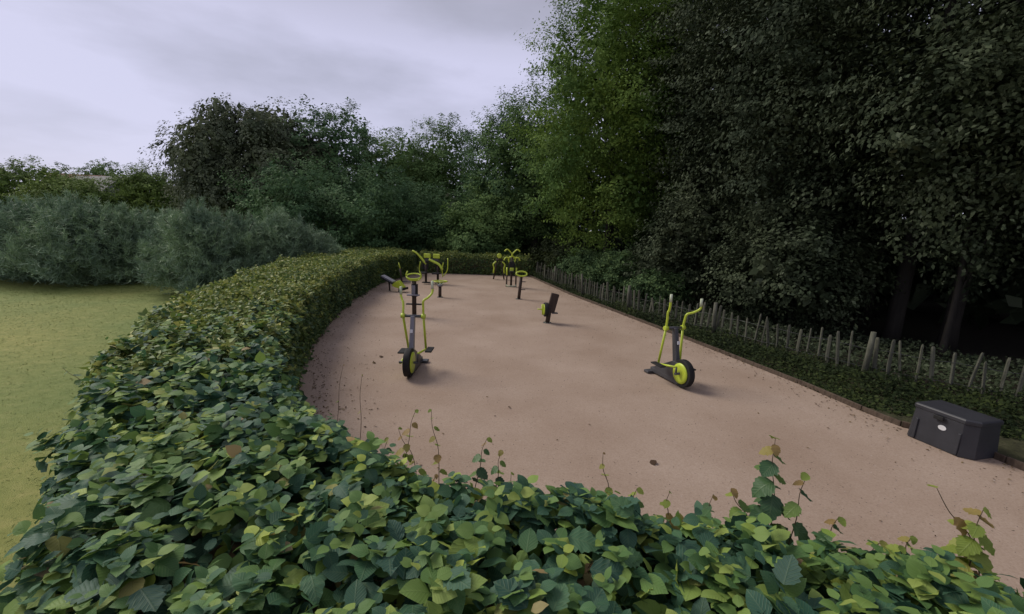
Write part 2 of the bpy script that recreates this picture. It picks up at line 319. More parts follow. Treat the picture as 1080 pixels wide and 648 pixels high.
a = rng.uniform(0, 6.28, n); b = rng.uniform(0, 6.28, n); hgt = rng.uniform(.015, .032, n)*(1+.05*dist)
D = np.stack([np.cos(b)*1.6, np.sin(b)*1.6, np.ones(n)], 1)
T = np.array([(0, -.09, 0), (0, .09, 0), (1, 0, .0)])
V, Fc, _ = leaves(np.stack([gx, gy, np.zeros(n)], 1), np.stack([np.cos(a)*.4, np.sin(a)*.4, 1+0*a], 1), D, hgt, T, np.array([(0, 1, 2)]), width=.8+.12*dist)
link('lawn_grass', np_mesh('lawn_grass', V, Fc), 'grass', kind='stuff', label='short mown green grass with worn yellowish patches left of the hedge', cat='grass')

# ------------------------------------------------------------------ hedges
def hedge_samples(st, n, dens=None, seed=1, side=(1, 1)):
    """st: stations (outer xy, inner xy, ztop). returns points, normals"""
    r_ = np.random.default_rng(seed); st_o = np.array([s[0] for s in st], float); st_i = np.array([s[1] for s in st], float); st_z = np.array([s[2] for s in st], float)
    mid = (st_o+st_i)/2; seg = np.linalg.norm(np.diff(mid, axis=0), axis=1); cum = np.concatenate([[0], np.cumsum(seg)])
    s = r_.random(n)*cum[-1]
    f = lambda A: np.stack([np.interp(s, cum, A[:, j]) for j in range(A.shape[1])], 1)
    o, i, z = f(st_o), f(st_i), np.interp(s, cum, st_z)
    w = np.linalg.norm(i-o, axis=1)
    # profile parameter by arc: inner side, top, outer side
    Ls = z*1.0; tot = 2*Ls+w; q = r_.random(n)*tot
    ax = (i-o)/w[:, None]
    rad = .28
    t = np.where(q < Ls, 1., np.where(q < Ls+w, 1-(q-Ls)/w, 0.)); h = np.where(q < Ls, q/Ls*z, np.where(q < Ls+w, z, (tot-q)/Ls*z))
    cen_in = np.abs(t-.5)*2; dedge = (1-cen_in)*w/2
    # round the shoulders
    drop = np.where((q >= Ls) & (q < Ls+w), np.maximum(0, rad-dedge), 0); hz = h-drop**2/rad*.8
    side_top = np.where((q < Ls) | (q >= Ls+w), np.maximum(0, h-(z-rad)), 0)
    inset = side_top**2/rad*.8
    t2 = t+np.where(t > .5, -1, 1)*inset/w*((q < Ls) | (q >= Ls+w))
    P = np.concatenate([o+(i-o)*t2[:, None], hz[:, None]], 1)
    Nn = np.zeros((n, 3)); onside = ((q < Ls) | (q >= Ls+w))
    sg = np.where(t > .5, 1., -1.)
    tilt = np.where(onside, np.clip(side_top/rad, 0, 1)*.7, 1-.5*np.clip(drop/rad, 0, 1))
    Nn[:, :2] = ax*(sg*(1-tilt))[:, None]; Nn[:, 2] = tilt+.12
    Nn = unit(Nn)
    bump = .06*np.sin(P[:, 0]*3.1+P[:, 2]*4+1)*np.sin(P[:, 1]*2.7+2)+.05*np.sin(P[:, 0]*8.3+P[:, 1]*5.1)*np.sin(P[:, 1]*7.1-P[:, 0]*3+1)+.055*np.sin(P[:, 1]*14.7-P[:, 0]*8.1+P[:, 2]*8)*np.sin(P[:, 0]*15.1+P[:, 1]*6)+r_.normal(size=n)*.012
    return P+Nn*bump[:, None], Nn, r_
MAIN = [((-7.9, 22.9), (-5.0, 22.0), 1.15), ((-8.1, 18), (-5.5, 17.6), 1.15), ((-7.7, 14), (-5.05, 13.2), 1.15), ((-6.9, 11), (-4.45, 10.1), 1.15), ((-6.1, 8.3), (-3.9, 8.0), 1.15),
        ((-5.2, 6.2), (-3.3, 6.3), 1.17), ((-4.65, 5.2), (-2.78, 5.1), 1.2), ((-3.8, 3.7), (-2.15, 3.75), 1.22), ((-2.82, 2.5), (-1.45, 2.9), 1.22), ((-2.02, 1.6), (-.88, 2.42), 1.22), ((-1.30, .85), (-.3, 2.13), 1.22),
        ((-.9, .35), (.12, 2.0), 1.24), ((0, .1), (.55, 1.88), 1.27), ((1.0, 0), (1.12, 1.70), 1.30), ((2.2, -.1), (1.9, 1.45), 1.24), ((3.4, -.3), (3.1, 1.2), 1.22)]
def hedge(name, st, counts, label, near_split=5.6):
    root = empty(name, (*st[len(st)//2][0], 0), label=label, cat='hedge')
    inv = -np.array(root.location)
    nn, nf = counts
    def place(P, Nn, r_, T_, F_, UV_, size, nm, m, deep):
        n_ = len(P); depth = r_.random(n_)**1.6*deep
        P = P-Nn*depth[:, None]+r_.normal(size=(n_, 3))*.02
        nrm = Nn*.65+r_.normal(size=(n_, 3))*.58+np.array((0, 0, .35)); d = r_.normal(size=(n_, 3))+Nn*.35+np.array((0, 0, -.35))
        V_, F2, uv_ = leaves(P, nrm, d, size, T_, F_, UV_, width=r_.uniform(.8, 1.15, n_))
        link(nm, np_mesh(nm, V_+inv, F2, uv=uv_, smooth=UV_ is not None), m, root, kind='stuff')
    if nn:
        P, Nn, r_ = hedge_samples(st, nn*8, seed=3)
        dd = np.hypot(P[:, 0], P[:, 1]); k_ = (dd < near_split) & (r_.random(len(P)) < np.clip(3.0/dd, .3, 1)); P, Nn = P[k_][:nn], Nn[k_][:nn]
        dd = np.hypot(P[:, 0], P[:, 1])
        cl = dd < 2.15
        place(P[cl], Nn[cl], r_, T_FINE, F_FINE, UV_FINE, r_.uniform(.055, .115, cl.sum()), 'foliage', 'hedge_near', .28)
        place(P[~cl], Nn[~cl], r_, T_NEAR, F_NEAR, UV_NEAR, r_.uniform(.055, .115, (~cl).sum()), 'foliage', 'hedge_near', .28)
        # leafy shoot tips: 5 to 8 leaves spiralling round a short upright twig
        P, Nn, r_ = hedge_samples(st, 26000, seed=17); dd = np.hypot(P[:, 0], P[:, 1]); k_ = (dd < 7.5) & (Nn[:, 2] > .2) & (r_.random(len(P)) < np.clip(2.4/dd, .2, 1)); P, Nn = P[k_][:1400], Nn[k_][:1400]
        m_ = len(P); ax = unit(Nn*.4+np.array((0, 0, .9))+r_.normal(size=(m_, 3))*.3); ln = r_.uniform(.03, .13, m_); per = 7
        t_ = np.tile(np.linspace(0, 1, per), m_); A = np.repeat(ax, per, 0); th = np.tile(np.arange(per)*2.4, m_)+np.repeat(r_.uniform(0, 6.28, m_), per)
        e1 = unit(np.cross(A, np.array((.3, .9, .1)))); e2 = np.cross(A, e1); rad_ = e1*np.cos(th)[:, None]+e2*np.sin(th)[:, None]
        Pc = np.repeat(P, per, 0)+A*(np.repeat(ln, per)*t_)[:, None]; up_ = (.1+.9*t_)[:, None]
        V_, F2, uv_ = leaves(Pc, A*1.0-rad_*.35*up_+r_.normal(size=(m_*per, 3))*.22, rad_+A*up_*.6-np.array((0, 0, .25))*(1-up_), np.repeat(r_.uniform(.06, .118, m_), per)*(1.1-.55*t_), T_FINE, F_FINE, UV_FINE, width=r_.uniform(.85, 1.15, m_*per))
        kv, kf = len(T_FINE)*per, len(F_FINE)*per; cut = int(m_*.45)
        link('foliage', np_mesh('shoot tips', V_[cut*kv:]+inv, F2[cut*kf:]-cut*kv, uv=uv_[cut*kv:], smooth=True), 'hedge_near', root, kind='stuff')
        link('foliage', np_mesh('young shoot tips', V_[:cut*kv]+inv, F2[:cut*kf], uv=uv_[:cut*kv], smooth=True), 'hedge_young', root, kind='stuff')
    P, Nn, r_ = hedge_samples(st, int(nf*1.4), seed=5); dd = np.hypot(P[:, 0], P[:, 1]); k_ = dd > near_split-1.0 if nn else dd > 0
    P, Nn = P[k_][:nf], Nn[k_][:nf]
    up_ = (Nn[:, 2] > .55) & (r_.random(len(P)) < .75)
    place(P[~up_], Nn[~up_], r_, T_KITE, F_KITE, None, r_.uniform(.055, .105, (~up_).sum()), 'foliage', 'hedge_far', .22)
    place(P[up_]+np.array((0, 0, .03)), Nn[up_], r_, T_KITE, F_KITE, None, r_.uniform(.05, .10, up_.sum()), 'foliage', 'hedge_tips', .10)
    # twiggy dark inside of the hedge, well below the leaves
    mb = MB(); rs = []
    for (o, i, z) in st:
        o, i = Vector((*o, 0)), Vector((*i, 0)); a_ = (i-o).normalized(); e_ = .27
        rs.append([o+a_*e_, o+a_*e_+Vector((0, 0, z-.42)), o+a_*(e_+.18)+Vector((0, 0, z-.27)), i-a_*(e_+.18)+Vector((0, 0, z-.27)), i-a_*e_+Vector((0, 0, z-.42)), i-a_*e_])
    vs = [v+Vector(inv) for r2 in rs for v in r2]; m_ = 6
    fs = [(q*m_+j, q*m_+j+1, (q+1)*m_+j+1, (q+1)*m_+j) for q in range(len(st)-1) for j in range(5)]+[tuple(range(6)), tuple((len(st)-1)*m_+j for j in range(6))[::-1]]
    mb.add(vs, fs).build('inner_twigs', 'twig', root)
    return root
HG = hedge('clipped_hedge', MAIN, (30000, 125000), 'long curving leafy hedge sweeping round the foreground and up the left of the gravel')
hedge('clipped_hedge', [((1.3, 23.5), (1.3, 22.4), .95), ((-2, 23.6), (-2, 22.4), 1.0), ((-4.9, 23.5), (-4.9, 22.3), 1.05)], (0, 20000), 'low straight hedge closing the far end of the gravel beyond the exercise machines')

# the 300 leaves that show largest: each one an object
big_me = []
for i, (T_, F_, UV_) in enumerate(BIG): big_me.append(np_mesh('leaf', T_, F_, smooth=True, uv=UV_))
P, Nn, r_ = hedge_samples(MAIN, 60000, seed=11)
x, y, f = in_view(P); ok = (x > 5) & (x < 1075) & (y < 655) & (y > 380) & (f > .8) & (Nn[:, 2] > .25)
P, Nn, f = P[ok], Nn[ok], f[ok]; order = np.argsort(f+r_.random(len(f))*1.5); chosen = []
for q in order:
    if all((P[q][0]-P[c][0])**2+(P[q][1]-P[c][1])**2 > .0052 for c in chosen): chosen.append(q)
    if len(chosen) >= 255: break
hl = Vector(HG.location)
def leaf_obj(c, nrm, d, size, parent, m, wv=1.0, idx=None):
    nrm = Vector(nrm).normalized(); d = Vector(d); d = (d-nrm*d.dot(nrm)).normalized(); b = nrm.cross(d)
    me = big_me[random.randrange(len(big_me)) if idx is None else idx]
    o = bpy.data.objects.new('leaf', me); COL.objects.link(o); o.parent = parent
    mtx = Matrix((d, b, nrm)).transposed().to_4x4(); o.matrix_local = Matrix.Translation(c) @ mtx @ Matrix.Diagonal((size, size*wv, size, 1))
    if not me.materials: me.materials.append(M['hedge_big'])
    if m != 'hedge_big':
        o.material_slots[0].link = 'OBJECT'; o.material_slots[0].material = M[m]
    return o
for q in chosen:
    nrm = Nn[q]*.8+r_.normal(size=3)*.42+np.array((0, 0, .45)); d = r_.normal(size=3)+Nn[q]*.5+np.array((0, 0, -.3))
    u = random.random()
    leaf_obj(Vector(P[q]+Nn[q]*.03)-hl, nrm, d, random.uniform(.075, .135) if u < .75 else random.uniform(.05, .08), HG, 'hedge_big', random.uniform(.85, 1.1))
# upright shoots standing out of the hedge
def shoot(px_, py0, py1, Y, lean, nl0, m='shootleaf', s0=.085, bare=False):
    b = Vector(at(px_, py0, Y)); t = Vector(at(px_+lean, py1, Y+.03)); sh_root = MB(); b0 = b-Vector((0, 0, .12)); nl = int(nl0*1.6)
    pts = smooth_path([b0-Vector((0, 0, .3))-hl, b0-hl, b.lerp(t, .33)+Vector((.012, 0, 0))-hl, b.lerp(t, .7)-Vector((.008, 0, 0))-hl, t-hl], 4)
    st_ = sh_root.tube(pts, [.0032*(1-.6*i/len(pts)) for i in range(len(pts))], 5).build('shoot', 'twig', HG)
    for i in range(nl):
        u = -.05+1.05*i/max(1, nl-1); c = b.lerp(t, u)-hl; a_ = i*2.4+random.random()
        s = s0*(1-.62*max(0, u)**1.5)*random.uniform(.8, 1.15)
        leaf_obj(c, (math.cos(a_)*.5, math.sin(a_)*.5-.25, .85), (math.cos(a_), math.sin(a_), .25 if u < .9 else .9), s, st_, m if m == 'russet' else 'young' if (u > .85 or m == 'young') else m)
shoot(812, 560, 462, 1.78, 6, 11, s0=.135)
shoot(830, 570, 500, 1.70, 22, 5, s0=.11)
shoot(795, 565, 515, 1.74, -24, 5, s0=.11)
shoot(642, 535, 478, 2.0, -6, 4, 'young', .06)
shoot(463, 495, 432, 2.5, -8, 5, 'young', .07)
shoot(425, 480, 432, 2.6, 14, 5, 'young', .08)
shoot(500, 505, 462, 2.3, 14, 5, s0=.09)
shoot(520, 515, 475, 2.2, 10, 5, s0=.09)
shoot(378, 470, 395, 3.0, 4, 2, 'young', .04)
shoot(352, 458, 385, 3.2, 10, 2, 'young', .04)
shoot(440, 495, 452, 2.6, -20, 4, 'young', .07)
shoot(545, 545, 500, 2.1, -6, 4, s0=.08)
shoot(700, 555, 520, 1.85, 6, 4, 'young', .08)
shoot(745, 560, 525, 1.8, 6, 4, s0=.09)
shoot(905, 600, 570, 1.55, 26, 5, s0=.11)
shoot(865, 585, 545, 1.6, 20, 5, s0=.10)
shoot(1015, 610, 538, 1.45, 22, 10, 'young', .135)
shoot(1040, 600, 515, 1.50, -52, 3, 'young', .10)
shoot(965, 610, 575, 1.45, -16, 5, s0=.11)
shoot(250, 345, 315, 7.5, 4, 4, s0=.07)
shoot(92, 408, 388, 3.8, -26, 4, 'shootleaf', .09)
shoot(330, 600, 540, 1.95, 8, 5, 'young', .07)
shoot(230, 520, 480, 2.7, 6, 5, 'young', .06)
for a_ in ((490, 612, 580, 1.5, 8, 6, 'russet', .06), (615, 622, 592, 1.42, 10, 8, 'russet', .075), (370, 540, 508, 2.05, 8, 5, 'russet', .05), (215, 432, 404, 3.3, 4, 5, 'russet', .06), (740, 630, 600, 1.4, 12, 5, 'russet', .07),
           (450, 545, 500, 2.0, 10, 5, 'young', .08), (570, 570, 528, 1.85, -8, 5, 'shootleaf', .10), (660, 560, 515, 1.85, 12, 5, 'shootleaf', .10), (600, 545, 510, 1.95, 8, 5, 'shootleaf', .09), (785, 590, 555, 1.65, 10, 5, 'young', .09),
           (400, 500, 462, 2.4, 10, 5, 'shootleaf', .085), (150, 470, 440, 2.9, -8, 5, 'young', .08), (270, 420, 392, 3.6, 6, 5, 'young', .08), (190, 372, 348, 5.0, -4, 5, 'young', .09), (945, 600, 565, 1.5, 18, 5, 'shootleaf', .10)): shoot(*a_)

# ------------------------------------------------------------------ trees
def crown_mesh(lobes, ncl, per, size, seed, spray=.35, lat=.16, droop=.0, quad=True, up=.5, rough=.16, fill=.25, zmin=None, flat=.6, origin=None, core=3000, cs_=(2.0, 3.2)):
    r_ = np.random.default_rng(seed); Lb = np.array(lobes, float); A = (Lb[:, 3]*Lb[:, 4]+Lb[:, 3]*Lb[:, 5]); 
    idx = r_.choice(len(Lb), ncl, p=A/A.sum()); u = unit(r_.normal(size=(ncl, 3)))
    rad = Lb[idx, 3:6]; 
    w1 = np.sin(u[:, 0]*5+idx)*np.sin(u[:, 1]*6+idx*2)*np.sin(u[:, 2]*5+idx*3)
    k = 1+rough*w1+r_.normal(size=ncl)*.06
    inner = r_.random(ncl) < fill; k = np.where(inner, k*r_.uniform(.45, .9, ncl), k)
    C = Lb[idx, :3]+u*rad*k[:, None]
    # drop clusters far inside another lobe
    keep = np.ones(ncl, bool)
    for l in Lb:
        q = np.linalg.norm((C-l[:3])/l[3:6], axis=1); keep &= (q > .62) | (r_.random(ncl) < .12)
    if zmin is not None: keep &= C[:, 2] > zmin
    if origin is not None:      # the far side of the crown and the part high overhead are thinner
        wx, wy = C[:, 0]+origin[0], C[:, 1]+origin[1]; dd = np.hypot(wx, wy); back = (u[:, 0]*wx+u[:, 1]*wy)/dd
        keep &= ~((C[:, 2]-2.5 > .78*dd) & (r_.random(ncl) < .75)); keep &= ~((back > .35) & (r_.random(ncl) < .6))
    C, u = C[keep], u[keep]; n_ = len(C)
    cs = r_.uniform(.6, 1.35, n_)
    ax = unit(u*1.0+np.array((0, 0, up-droop*1.6))+r_.normal(size=(n_, 3))*.35)
    P = np.repeat(C, per, 0); ua = np.repeat(ax, per, 0); m_ = n_*per; sc = np.repeat(cs, per)
    al = r_.random(m_)**.8; lateral = r_.normal(size=(m_, 3))*lat*(1-.55*al)[:, None]; lateral[:, 2] *= flat
    P = P+ua*((al-.3)*spray*2*sc)[:, None]+lateral*sc[:, None]
    if droop: P[:, 2] -= droop*al**1.5*sc*.6
    nrm = np.repeat(u, per, 0)*.8+np.array((0, 0, .6))+r_.normal(size=(m_, 3))*.33
    d = ua+r_.normal(size=(m_, 3))*.7+np.array((0, 0, -.2-droop))
    V_, F2, _ = leaves(P, nrm, d, size*r_.uniform(.65, 1.3, m_), T_QUAD, F_QUAD)
    if core:      # larger, deeper leaf sprays so that the middle of the crown closes
        n2 = core; id2 = r_.choice(len(Lb), n2, p=A/A.sum()); u2 = unit(r_.normal(size=(n2, 3)))
        P2 = Lb[id2, :3]+u2*Lb[id2, 3:6]*(r_.uniform(.4, .8, n2))[:, None]
        if zmin is not None: P2 = P2[P2[:, 2] > zmin]; u2 = u2[:len(P2)]; n2 = len(P2)
        Va, Fa, _ = leaves(P2, u2+r_.normal(size=(n2, 3))*.5, r_.normal(size=(n2, 3))+np.array((0, 0, -.3)), size*r_.uniform(cs_[0], cs_[1], n2), T_QUAD, F_QUAD)
        F2 = np.concatenate([F2, Fa+len(V_)]); V_ = np.concatenate([V_, Va])
    return np_mesh('crown', V_, F2)
def auto_lobes(h, rx, ry, zb, nl, seed, lobe=.42, shape='round'):
    rr = random.Random(seed); out_ = []; hz = (h-zb)/2; zc = zb+hz
    out_.append((0, 0, zc, rx*.72, ry*.72, hz*.8))
    for i in range(nl):
        v = -0.92+1.9*(i+.5)/nl; a_ = i*2.399+rr.uniform(-.4, .4); rr_ = math.sqrt(max(0, 1-v*v))
        if shape == 'cone': rr_ = (1-(v+1)/2)**.6*.95+.08
        if shape == 'dome': rr_ = math.sqrt(max(0, 1-max(0, v)**2)) if v > 0 else 1
        if shape == 'column': rr_ = min(1, (1-abs(v)**4))*.8
        s_ = rr.uniform(.75, 1.2)*lobe; q = 1-s_*.85
        out_.append((rr_*math.cos(a_)*rx*q, rr_*math.sin(a_)*ry*q, zc+v*hz*q, rx*s_, ry*s_, min(hz*s_, rx*s_*1.25)))
    return out_
def tree(name, px_, toppy, Y, rx, zb, m, label, seed, ncl=900, per=26, size=.16, nl=12, shape='round', group=None, x=None, h=None, ry=None, tr=.25, limbs=6, lobe=.42, cat='tree', lean=(0, 0), trunk=True, mesh_from=None, **k_):
    X, _, H_ = at(px_, toppy, Y) if x is None else (x, Y, h)
    root = empty(name, (X, Y, 0), label=label, cat=cat, group=group)
    lobes = auto_lobes(H_-.15, rx, ry or rx, zb, nl, seed, lobe, shape)
    me = mesh_from or crown_mesh(lobes, ncl, per, size, seed, origin=(X, Y), **k_)
    link('crown', me, m, root)
    if trunk:
        rr = random.Random(seed); mb = MB(); top = Vector((lean[0], lean[1], H_*.78)); p0 = Vector((0, 0, -.1))
        pts = smooth_path([p0, Vector((lean[0]*.2+.05, lean[1]*.2, H_*.22)), Vector((lean[0]*.6-.08, lean[1]*.6, H_*.5)), top], 4)
        mb.tube(pts, [tr*(1.25 if i == 0 else 1)*(1-.85*i/len(pts)) for i in range(len(pts))], 9)
        for i in range(limbs):
            l_ = lobes[1+(i*2) % (len(lobes)-1)]; a0 = pts[min(len(pts)-2, 3+i*(len(pts)-5)//max(1, limbs))]
            e_ = Vector(l_[:3]); e_.z = max(e_.z, a0.z+.3) if not k_.get('droop') else e_.z
            mb.tube(smooth_path([a0, a0.lerp(e_, .4)+Vector((0, 0, .25)), e_], 4), [tr*.38*(1-.8*j/8) for j in range(9)], 6)
        mb.build('trunk', 'bark', root)
    return root
BT = 'trees behind the lawn and the gravel'
tree('birch_tree', 268, 104, 30, 5.2, 1.6, 'birchy', 'broad weeping brownish tree with wispy drooping sprays, tallest above the pines', 21, 2000, 32, .17, 22, 'dome', lobe=.36, droop=.9, spray=.55, lat=.14, up=.2, rough=.2, core=9000, group=BT)
tree('broadleaf_tree', 352, 108, 33, 4.4, 2.0, 'dark', 'dark wispy topped tree rising just right of the brownish weeping tree', 22, 630, 70, .17, 14, 'round', droop=.2, spray=.5, lat=.32, flat=.4, core=2800, cs_=(1.4, 2.4), group=BT)
tree('broadleaf_tree', 352, 172, 26, 5.2, 0.2, 'dark', 'low wide spreading dark tree between the pines and the far hedge', 23, 882, 70, .15, 18, 'dome', lobe=.34, spray=.5, lat=.32, flat=.4, core=2800, cs_=(1.4, 2.4), group=BT, limbs=4)
tree('broadleaf_tree', 415, 134, 37, 4.2, 1.0, 'mid', 'round topped mid green tree left of the paired poplar crown', 24, 546, 65, .18, 14, spray=.5, lat=.32, flat=.4, core=2800, cs_=(1.4, 2.4), group=BT)
tree('poplar_tree', 470, 117, 39, 3.3, 1.0, 'mid', 'tall oval green tree rising alone in the middle of the skyline', 25, 630, 65, .17, 14, 'column', lobe=.5, spray=.5, lat=.32, flat=.4, core=2800, cs_=(1.4, 2.4), group=BT)
tree('poplar_tree', 440, 150, 41, 2.8, 1.0, 'mid', 'shorter oval green tree tucked between two taller ones at centre left', 26, 420, 60, .18, 10, 'column', lobe=.5, spray=.5, lat=.32, flat=.4, core=2800, cs_=(1.4, 2.4), group=BT)
tree('broadleaf_tree', 540, 112, 29, 3.8, .8, 'dark', 'dark ragged tree left of the yellow green one at centre', 27, 714, 70, .16, 14, 'cone', spray=.5, lat=.32, flat=.4, core=2800, cs_=(1.4, 2.4), group=BT)
tree('broadleaf_tree', 570, 92, 26.5, 3.2, 1.5, 'mid', 'tall mid green tree just left of the yellow green one, its top against the sky', 36, 798, 70, .14, 16, 'round', spray=.5, lat=.32, flat=.4, core=2800, cs_=(1.4, 2.4), group=BT)
tree('willow_shrub', 512, 212, 26, 2.4, .1, 'mid', 'greyish green bushy tree behind the end of the far hedge', 28, 378, 65, .14, 10, 'dome', spray=.5, lat=.32, flat=.4, core=2800, cs_=(1.4, 2.4), group=BT, limbs=3)
tree('broadleaf_tree', 448, 200, 30, 4.2, .1, 'dark', 'low dark bushy tree behind the join of the two hedges', 29, 546, 65, .15, 12, 'dome', spray=.5, lat=.32, flat=.4, core=2800, cs_=(1.4, 2.4), group=BT, limbs=3)
tree('broadleaf_tree', 25, 170, 44, 5.8, 1.0, 'olive', 'olive green flat topped tree at the left edge of the picture', 31, 630, 65, .2, 14, 'dome', lobe=.36, spray=.5, lat=.32, flat=.4, core=2800, cs_=(1.4, 2.4), group=BT, ry=5)
tree('broadleaf_tree', 72, 184, 40, 3.4, 1.0, 'olive', 'small olive tree in front of the red roofed house', 32, 336, 60, .2, 8, 'dome', spray=.5, lat=.32, flat=.4, core=2800, cs_=(1.4, 2.4), group=BT)
tree('broadleaf_tree', 107, 167, 76, 3.7, 2.0, 'mid', 'small round dark green tree behind the slate roof', 33, 336, 65, .24, 10, spray=.5, lat=.32, flat=.4, core=2800, cs_=(1.4, 2.4), group=BT)
tree('broadleaf_tree', 150, 174, 42, 2.9, 1.0, 'olive', 'rounded yellowish olive tree left of the weeping tree', 34, 378, 65, .18, 10, spray=.5, lat=.32, flat=.4, core=2800, cs_=(1.4, 2.4), group=BT)
# far wood behind them: one mass
r0 = random.Random(5); lb = []
for i in range(46):
    px_ = 150+i*13+r0.uniform(-6, 6); X, Y, Z = at(px_, 190+r0.uniform(-14, 10), 48+r0.uniform(-3, 6)); lb.append((X, Y, Z*.45, 3.4, 3.0, Z*.55))
link('distant_wood', crown_mesh(lb, 2200, 20, .40, 8, spray=.5, lat=.3, fill=.05, core=5000), 'dark', kind='stuff', label='dark mass of far woodland behind the separate trees', cat='wood')

# yellow green tree and the shaded wood on the right
WG = 'trees of the dark wood behind the paling fence'
tree('lime_green_tree', 622, 0, 20.5, 3.9, .8, 'lime', 'yellow green tree at the left front corner of the dark wood', 41, 1350, 84, .115, 24, 'round', spray=.6, lat=.34, flat=.35, lobe=.34, x=4.35, h=14.6, limbs=8, ry=3.6, rough=.2, tr=.2, core=9000, cs_=(1.6, 2.8))
woods = [  # x, y, h, rx, zb, seed, leaves, label
    (8.9, 19.5, 15.5, 3.9, 1.6, 51, 'tall dark tree directly right of the yellow green tree'),
    (8.3, 14.2, 14.5, 3.9, .9, 52, 'dark tree overhanging the fence behind the stepper machine'),
    (10.3, 9.9, 13.5, 4.3, 1.7, 53, 'big dark tree whose low leafy boughs hang behind the right cross trainer'),
    (13.6, 6.9, 12.5, 4.3, 2.3, 54, 'dark tree whose boughs hang down at the right edge of the picture'),
    (12.5, 15.0, 16, 4.6, 2.2, 55, 'dark tree standing deep in the wood above the fence bend'),
    (16.5, 11.5, 15, 4.8, 2.4, 56, 'dark tree deep in the wood behind the black bin'),
    (10.2, 22.5, 17, 4.6, 1.6, 57, 'tallest dark tree at the back of the wood behind the yellow green tree'),
]
for (x_, y_, h_, rx_, zb_, sd_, lab) in woods:
    near = math.hypot(x_, y_) < 17
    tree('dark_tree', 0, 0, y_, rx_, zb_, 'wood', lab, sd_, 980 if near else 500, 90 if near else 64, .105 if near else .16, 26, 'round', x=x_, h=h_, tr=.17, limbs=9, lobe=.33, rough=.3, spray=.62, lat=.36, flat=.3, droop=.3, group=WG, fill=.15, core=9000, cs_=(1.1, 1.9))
tree('dark_shrub', 0, 0, 11.6, 1.9, .1, 'wood', 'dark leafy shrub under the trees behind the middle of the fence', 58, 900, 26, .1, 10, 'dome', x=7.6, h=3.4, tr=.06, limbs=3, group=WG, cat='shrub')
tree('dark_shrub', 0, 0, 15.3, 2.2, .1, 'wood', 'dark leafy shrub behind the fence just left of the right cross trainer', 59, 1000, 26, .11, 10, 'dome', x=6.6, h=4.2, tr=.06, limbs=3, group=WG, cat='shrub')
# leaning bare bough and trunk showing between the leaves
tree('dark_tree', 0, 0, 9.0, 1.7, 2.0, 'wood', 'slender dark tree whose leafy boughs hang over the pickets in front of the big trunks', 73, 1000, 28, .10, 14, 'round', x=9.3, h=7.5, tr=.07, limbs=6, group=WG, droop=.3, spray=.4, core=5000, cs_=(1.1, 1.9))
tree('dark_tree', 0, 0, 6.3, 1.9, 2.5, 'wood', 'slender dark tree with hanging leaves above the black bin at the right edge', 74, 1000, 28, .095, 14, 'round', x=11.4, h=8, tr=.07, limbs=6, group=WG, droop=.3, spray=.4, core=5000, cs_=(1.1, 1.9))
tree('dark_tree', 0, 0, 12.2, 2.0, 1.0, 'wood', 'slender dark tree with low boughs behind the fence above the right cross trainer', 75, 1000, 28, .10, 14, 'round', x=7.6, h=9, tr=.08, limbs=6, group=WG, droop=.3, spray=.4, core=5000, cs_=(1.1, 1.9))
tt = empty('bare_trunk', (9.6, 10.6, 0), label='tall bare dark trunk with a long slanting bough just behind the fence at right', cat='tree')
MB().tube(smooth_path([(0, 0, -.1), (.05, 0, 3), (-.05, .1, 6.5), (.15, .2, 12)], 5), [.19-.009*i for i in range(16)], 10).build('trunk', 'bark', tt)
MB().tube(smooth_path([(.02, 0, 3.2), (1.2, -.5, 4.2), (2.8, -1.0, 5.2), (4.6, -1.6, 6.3)], 5), [.10-.005*i for i in range(16)], 8).build('bough', 'bark', tt)
# deep wood behind: one mass
lb = []
for i in range(30):
    a_ = R(4+i*3.4); d_ = 27+r0.uniform(-2, 4); X, Y = d_*math.sin(a_+R(12)), d_*math.cos(a_+R(12)); X += 2
    lb.append((X, Y, 7, 3.6, 3.6, 7.2))
    lb.append((X*.93, Y*.93, 1.2, 3.0, 3.0, 2.6))
lb += [(5.2, 26, 8, 2.6, 2, 6), (7.5, 26, 10, 3, 2, 7), (5.5, 30, 3, 4, 3, 3.5), (1.5, 32, 2.5, 3.5, 3, 3), (-2.5, 33, 2.5, 3.5, 3, 3), (8, 27, 3, 4, 3, 4), (10.5, 18.5, 1.5, 3, 3, 2.2), (13.5, 16.5, 1.5, 3, 3, 2.4), (16.5, 13, 1.5, 3, 3, 2.2)]
link('deep_wood', crown_mesh(lb, 3000, 18, .46, 9, spray=.5, lat=.35, fill=.05, core=9500), 'wood', kind='stuff', label='black depth of the wood far behind the fence on the right', cat='wood')

